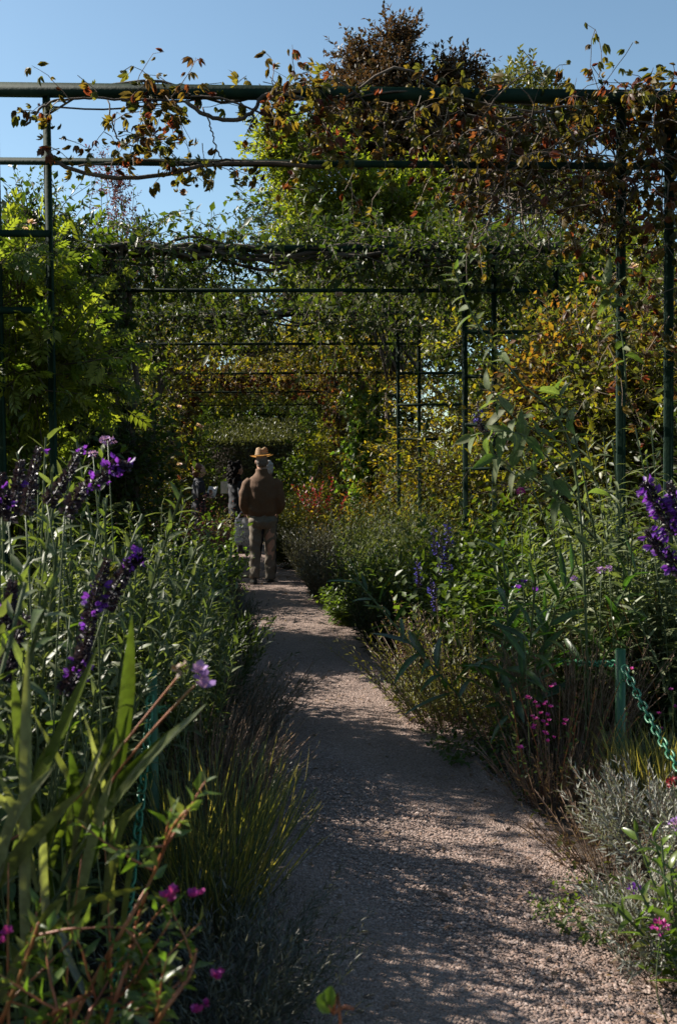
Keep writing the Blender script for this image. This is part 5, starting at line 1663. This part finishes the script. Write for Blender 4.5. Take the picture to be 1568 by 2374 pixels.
for i, (px, py) in enumerate(((1222, 1618), (1245, 1640), (1252, 1655), (1240, 1668), (1258, 1675), (1268, 1660), (1235, 1690), (1262, 1700), (1310, 1672), (1283, 1590), (1268, 1720), (1205, 1735), (1275, 1640))):
    blossom(r, P(px, py, 4.05 + rng.normal(0, .04)), 310 + i, r=.016, leaf=L_pet_m, n=7)
    blossom(r, P(px + rng.normal(0, 6), py + rng.normal(0, 8), 4.05), 330 + i, r=.013, leaf=L_pet_m, n=6)
clump('thin_grass', 'fine upright yellow green grass around the right chain post', X(1530, 3.95), 3.95, .34, .17, L_grass, 340, tpl=[tpl_blade(.03, droop=d) for d in (.05, .2)], size=.2, n=260, m=2, lean=.35, stem=M_stem, ang=.12, t0=.1, cat='grass')
r = clump('cuphea', 'red stemmed magenta flowered bush behind the sloping right chain', X(1560, 4.95), 4.95, .85, .25, L_cup, 341, tpl='ovate', size=.04, n=40, m=16, stem=M_rstem, ang=1.1, lean=.6, sr=.0022, nobj=120)
for i, (px, py) in enumerate(((1432, 1530), (1440, 1540), (1428, 1545), (1462, 1552), (1450, 1580), (1525, 1655), (1562, 1640), (1552, 1600), (1530, 1690))):
    blossom(r, P(px, py, 4.3), 350 + i, r=.015, leaf=L_pet_m, n=7)
clump('santolina', 'olive green bushy clump at the right path edge, brown twigs showing', X(1075, 5.7), 5.7, .66, .33, L_oli, 360, tpl='lance2', size=.05, n=260, m=16, stem=M_dry, ang=.8, sr=.002)
clump('santolina', 'low bright grey green clump jutting onto the gravel at the right', X(1030, 6.1), 6.1, .30, .22, L_ast, 361, tpl='lance2', size=.05, n=150, m=14, stem=M_stem, ang=.9, lean=1.2)
clump('seed_spikes', 'brown dried seed spikes leaning over the right path edge', X(985, 6.4), 6.4, .66, .12, L_hea, 362, tpl='dia', size=.022, n=22, m=34, stem=M_dry, ang=1.2, t0=.4, lean=.5, az=PI, aw=.6)
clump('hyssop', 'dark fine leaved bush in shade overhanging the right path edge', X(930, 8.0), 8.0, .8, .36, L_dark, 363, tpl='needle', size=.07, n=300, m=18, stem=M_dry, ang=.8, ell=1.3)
clump('bugle', 'dark ground hugging leaves under the olive clump', X(1150, 5.0), 5.0, .16, .3, L_green, 364, tpl='ovate', size=.05, n=90, m=7, ang=1.2, lean=1.6, hi=.5)
r = clump('blue_salvia', 'green leafy salvia with deep blue flower spikes, mid right border', X(1100, 6.4), 6.4, 1.02, .3, L_green, 365, tpl='ovate', size=.07, n=70, m=18, stem=M_stem, ang=1.15, nobj=150, pair=True)
for i, (px, py) in enumerate(((1022, 1270), (1035, 1290), (1015, 1300), (968, 1330), (1000, 1370), (1008, 1385), (1005, 1250), (1160, 1380), (1168, 1390), (1195, 1362), (1038, 1235), (968, 1325))):
    p = P(px, py, 6.1)
    spike(r, [p + np.array((.01, 0, -.09)), p, p + np.array((-.005, 0, .08))], 370 + i, n=18, cal=.012, pet=.022, open_=(.0, .8), leafp=L_pet_b, r=.008, nc=5)
# oleander like bush, big single leaves
herb('oleander', 'dark long leaved oleander bush in the middle of the right border', 'shrub', (X(1200, 4.9), 4.9, 0), L_ole, RN(390), n=9, h=1.12, spread=.2, lean=.5, tpl='long', size=.27, m=24, ang=1.15, t0=.3, droop=.12, nobj=200, stem=M_stem, sr=.006, updir=.1, hv=.35, wmul=1.1)
# willow leaved silver sages
WS = [('tall willow leaved silver sage right of the chain post, hanging over it', 1460, 5.0, 1.25, 26, 170, .17), ('willow leaved silver sage at the right picture edge, tallest of its kind', 1545, 5.0, 1.5, 24, 120, .16), ('willow leaved sage just right of the long leaved oleander', 1345, 5.2, 1.15, 24, 110, .16), ('shorter willow leaved sage under the tallest one at the right edge', 1620, 4.7, .95, 20, 80, .15)]
for i, (lb, px, Y, h, n, no, sz) in enumerate(WS):
    herb('willow_sage', lb, 'sage', (X(px, Y), Y, 0), L_will, RN(400 + i), n=int(n * 1.8), h=h, spread=.26, lean=.22, tpl='lance', size=sz, m=34, ang=1.25, t0=.15, droop=.12, wob=.06, nobj=no, stem=M_stem, sr=.0045, group='willow leaved sages in the right border', pair=True, updir=-.15, wmul=1., hv=.4)
# the tall arching sage with broad felted leaves
r = empty('tall_sage', 'tall arching sage with broad felted leaves on one long leaning stem', 'sage', (X(1370, 4.6), 4.6, 0))
b = MB()
rng = RN(420)
main = curve_pts([(X(1370, 4.6), 4.6, 0), P(1330, 1080, 4.5), P(1200, 880, 4.4), P(1110, 760, 4.35), P(1065, 660, 4.3), P(1052, 618, 4.3)], 40)
tube(b, main, np.linspace(.007, .0025, 40)[None], 6)
br = [[P(1330, 1080, 4.5), P(1240, 1000, 4.4), P(1180, 960, 4.3), P(1130, 900, 4.2)], [P(1370, 1200, 4.55), P(1250, 1040, 4.4), P(1180, 1000, 4.2), P(1090, 1010, 4.2)], [P(1380, 1250, 4.55), P(1260, 1130, 4.35), P(1180, 1080, 4.2), P(1140, 1050, 4.15)], [P(1380, 1250, 4.6), P(1340, 1050, 4.5), P(1310, 950, 4.4), P(1290, 900, 4.4)], [P(1370, 1300, 4.6), P(1300, 1180, 4.4), P(1290, 1120, 4.3), P(1230, 1090, 4.2)], [P(1450, 900, 5.2), P(1440, 780, 5.2), P(1410, 690, 5.15), P(1395, 650, 5.15)]]
allp = [curve_pts(main[12:], 12)]
for c in br:
    q = curve_pts(c, 12)
    tube(b, q, np.linspace(.005, .002, 12)[None], 6)
    allp.append(q)
b.build('stems', M_stem, r, kind='stuff')
pos, ax, nn, t = along(np.array(allp[:1]), 20, .2, 1, 1.2, rng, True, -.15, .35, .5)
place(r, pos, ax, nn, .125 * rng.uniform(.6, 1.2, len(t)) * (1.1 - .5 * t), 'big', L_big, rng.uniform(0, 1, len(t)), rng, 20, wmul=.75)
pos, ax, nn, t = along(np.array(allp[1:]), 20, .15, 1, 1.25, rng, True, -.3, .4, .5)
place(r, pos, ax, nn, .13 * rng.uniform(.5, 1.2, len(t)), 'big', L_big, rng.uniform(0, 1, len(t)), rng, 120, wmul=.8)
spike(r, [P(1160, 1020, 4.2), P(1120, 1000, 4.2), P(1108, 975, 4.2), P(1106, 930, 4.2)], 421, n=34, cal=.012, pet=.014, open_=(.6, .85), leafp=L_pet_b, r=.008, name='flower_spike')
for i, (px, py, ln) in enumerate(((1052, 612, 30), (1175, 860, 50), (1138, 1040, 50))):
    p = P(px, py + ln, 4.3)
    spike(r, [p, P(px, py + ln / 2, 4.3), P(px - 2, py, 4.3)], 422 + i, n=20, cal=.008, pet=.01, open_=(2, 3), leafc=L_oli, r=.005, name='seed_spike')
# purple spikes at the right edge
r = empty('purple_salvia', 'purple salvia spikes reaching in from the right picture edge', 'salvia', (X(1640, 2.8), 2.8, 0))
b = MB()
for i, (ct, o0, o1) in enumerate((([(1560, 1240), (1530, 1180), (1505, 1140), (1490, 1120)], .0, .9), ([(1580, 1330), (1545, 1290), (1515, 1255), (1500, 1230)], .1, .9), ([(1600, 1260), (1570, 1180), (1550, 1120)], .2, .8))):
    c = [P(px, py, 2.7) for px, py in ct]
    spike(r, c, 440 + i, n=34, cal=.016, pet=.028, open_=(o0, o1), r=.010)
    tube(b, curve_pts([(X(1640, 2.8), 2.8, 0), P(1640, 1500, 2.8), c[0]], 12), .0035, 5)
b.build('stems', M_stem, r, kind='stuff')
for i, (px, py, Y, rr_, lb) in enumerate(((1392, 1322, 4.4, .016, 'lilac verbena pair left member, before the willow sage'), (1410, 1318, 4.4, .011, 'lilac verbena pair right member, before the willow sage'), (1205, 1140, 4.2, .014, 'single pink violet verbena among the broad felted leaves'), (1330, 1342, 4.3, .010, 'tiny lilac verbena beside the oleander tips'), (1566, 1912, 3.0, .02, 'round lilac flower head over the silver curry plant'), (1558, 1815, 3.1, .018, 'dusky crimson flower head at the right edge above the curry plant'), (1470, 2062, 2.8, .018, 'mauve thistle like head between the silver tufts'), (1530, 2150, 2.45, .02, 'dusky pink bud cluster on the fresh green plant'))):
    r = empty('verbena' if i < 5 else 'flower', lb, 'flower', (X(px + 25, Y), Y, 0))
    head(r, P(px, py, Y), 450 + i, r=rr_, n=50, flat=.7, leaf=(L_pet_l if i in (0, 1, 3, 4) else L_pet_m if i in (2, 7) else L_pet_v if i == 6 else L_pet_r), stem_to=(X(px + 25, Y), Y, 0))
r = clump('balloon_flower', 'violet cupped blooms low among the oleander leaves', X(1210, 4.7), 4.7, .5, .12, L_green, 460, tpl='ovate', size=.05, n=20, m=10, stem=M_stem, ang=1.1, lean=.6)
for i, (px, py) in enumerate(((1200, 1365), (1240, 1372), (1212, 1352))):
    blossom(r, P(px, py, 4.55), 461 + i, r=.025, leaf=L_pet_v, n=7)
# farther
clump('aster', 'grey green aster mass below the right posts of the second arch', X(940, 9.2), 9.2, 1.32, .48, L_ast, 470, lean=.5, tpl='needle', size=.06, n=420, m=22, stem=M_stem, ang=.9, ell=1.2)
clump('aster', 'second grey green aster clump behind, nearer the path', X(865, 11.5), 11.5, 1.2, .4, L_ast, 471, lean=.4, tpl='needle', size=.07, n=340, m=20, stem=M_stem, ang=.9, ell=1.2)
clump('phlox', 'light green leafy clump between the aster mass and the dark bush', X(960, 8.4), 8.4, .95, .4, L_green, 472, tpl='lance2', size=.085, n=150, m=18, stem=M_stem, ang=1.1)
clump('phlox', 'bushy mixed green clump behind the blue salvia', X(1090, 7.6), 7.6, 1.1, .45, L_yel, 473, tpl='dia', size=.06, n=170, m=18, stem=M_stem, ang=1.1, hi=.5)
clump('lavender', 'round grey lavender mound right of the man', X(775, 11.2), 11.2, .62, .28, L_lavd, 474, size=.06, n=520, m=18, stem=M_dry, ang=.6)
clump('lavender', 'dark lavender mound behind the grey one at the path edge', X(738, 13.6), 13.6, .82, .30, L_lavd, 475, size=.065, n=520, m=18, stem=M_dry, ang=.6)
clump('geranium', 'fresh green foliage tongue at the right path edge below the grey mound', X(830, 9.6), 9.6, .42, .28, L_green, 476, tpl='ovate', size=.06, n=130, m=10, stem=M_stem, ang=1.2, lean=1.2)
clump('goldenrod', 'yellow green feathery clump at the path edge right of the man', X(688, 15.6), 15.6, 1.2, .36, L_oli, 477, tpl='dia', size=.06, n=420, m=18, stem=M_stem, ang=.9)
clump('amaranth', 'dark crimson amaranth plumes right of the man', X(742, 17.5), 17.5, 1.35, .16, L_pet_r, 478, tpl='dia', size=.07, n=30, m=20, stem=M_rstem, ang=.8, t0=.5, lean=.3)
clump('sumac', 'orange leaved clump beyond the man at the right', X(700, 19.5), 19.5, 1.5, .45, L_auf, 479, tpl='dia', size=.08, n=150, m=16, stem=M_stem, ang=1.)
clump('goldenrod', 'gold tinted clump below the hop column', X(800, 14.8), 14.8, 1.15, .5, L_yel, 480, tpl='dia', size=.06, n=220, m=18, stem=M_stem, ang=1., lo=.3)
clump('phlox', 'yellow leaved plant between the second and third right posts', X(1010, 10.6), 10.6, 1.5, .4, L_yel, 481, tpl='ovate', size=.08, n=70, m=14, stem=M_stem, ang=1.2, lo=.3, hi=.8)
clump('japanese_anemone', 'leafy green plants in front of the second arch right post', X(1150, 8.4), 8.4, 1.3, .5, L_green, 482, tpl='ovate', size=.09, n=110, m=16, stem=M_stem, ang=1.2)
clump('aster', 'mixed green clump behind the broad felted leaves', X(1280, 6.6), 6.6, 1.3, .5, L_green, 483, tpl='dia', size=.07, n=160, m=18, stem=M_stem, ang=1.1, hi=.8)
clump('aster', 'grassy green clump behind the silver sages at the right', X(1480, 6.4), 6.4, 1.35, .5, L_ast, 484, tpl='lance2', size=.1, n=130, m=18, stem=M_stem, ang=1.)
# weeds, fallen leaves
rng = RN(500)
N = 9000
y = 2. + 16 * rng.uniform(0, 1, N) ** 1.6
lft = rng.uniform(0, 1, N) < .5
x = np.where(lft, -.1 - 2.2 * rng.uniform(0, 1, N) ** 1.5, 1.2 + 2.6 * rng.uniform(0, 1, N) ** 1.5)
pos = np.stack([x, y, rng.uniform(.004, .05, N)], 1)
ax = nrm(np.stack([rng.normal(0, 1, N), rng.normal(0, 1, N), rng.uniform(0, .8, N)], 1))
nn = nrm(np.array((0, 0, 1.)) + rng.normal(0, .4, (N, 3))); nn = nrm(nn - (nn * ax).sum(1, keepdims=True) * ax)
b = MB()
place(None, pos[:6500], ax[:6500], nn[:6500], rng.uniform(.02, .05, 6500), 'dia', L_rose, rng.uniform(0, 1, 6500), rng, mb=b)
b.build('ground_cover', L_rose.a, kind='stuff')
x_ = np.where(rng.uniform(0, 1, N) < .5, 1.22 - np.abs(rng.normal(0, .14, N)), rng.uniform(-.05, 1.2, N))
pos[6500:7200, 0] = x_[6500:7200]; pos[6500:7200, 2] = .026
b = MB()
place(None, pos[6500:], ax[6500:] * np.array((1, 1, .2)), nn[6500:], rng.uniform(.02, .045, 2500), 'ovate', L_hea, rng.uniform(0, 1, 2500), rng, mb=b)
b.build('leaf_litter', L_hea.a, kind='stuff')
for i, (px, py) in enumerate(((1130, 1935), (775, 1500), (1040, 2135))):
    z = 1.46 * FD / (py - 1100)
    rng = RN(510 + i)
    b = MB()
    p = P(px, py, z); p[2] = .028
    tp = tpl_leaf(.6, .4, rows=(.2, .5, .8), droop=-.25, fold=.4)
    a = rng.uniform(0, 6)
    v = tp[0] * .055
    b.add(np.stack([v[:, 0] * math.cos(a) - v[:, 1] * math.sin(a), v[:, 0] * math.sin(a) + v[:, 1] * math.cos(a), v[:, 2]], 1) + p, tris=tp[1])
    o = b.build('fallen_leaf', L_hea.o, smooth=True)
    tag(o, ['curled tan leaf lying on the gravel in a sunlit patch', 'small dry leaf on the path nearest the man', 'fallen leaf on the near gravel left of the silver tufts'][i], 'leaf')
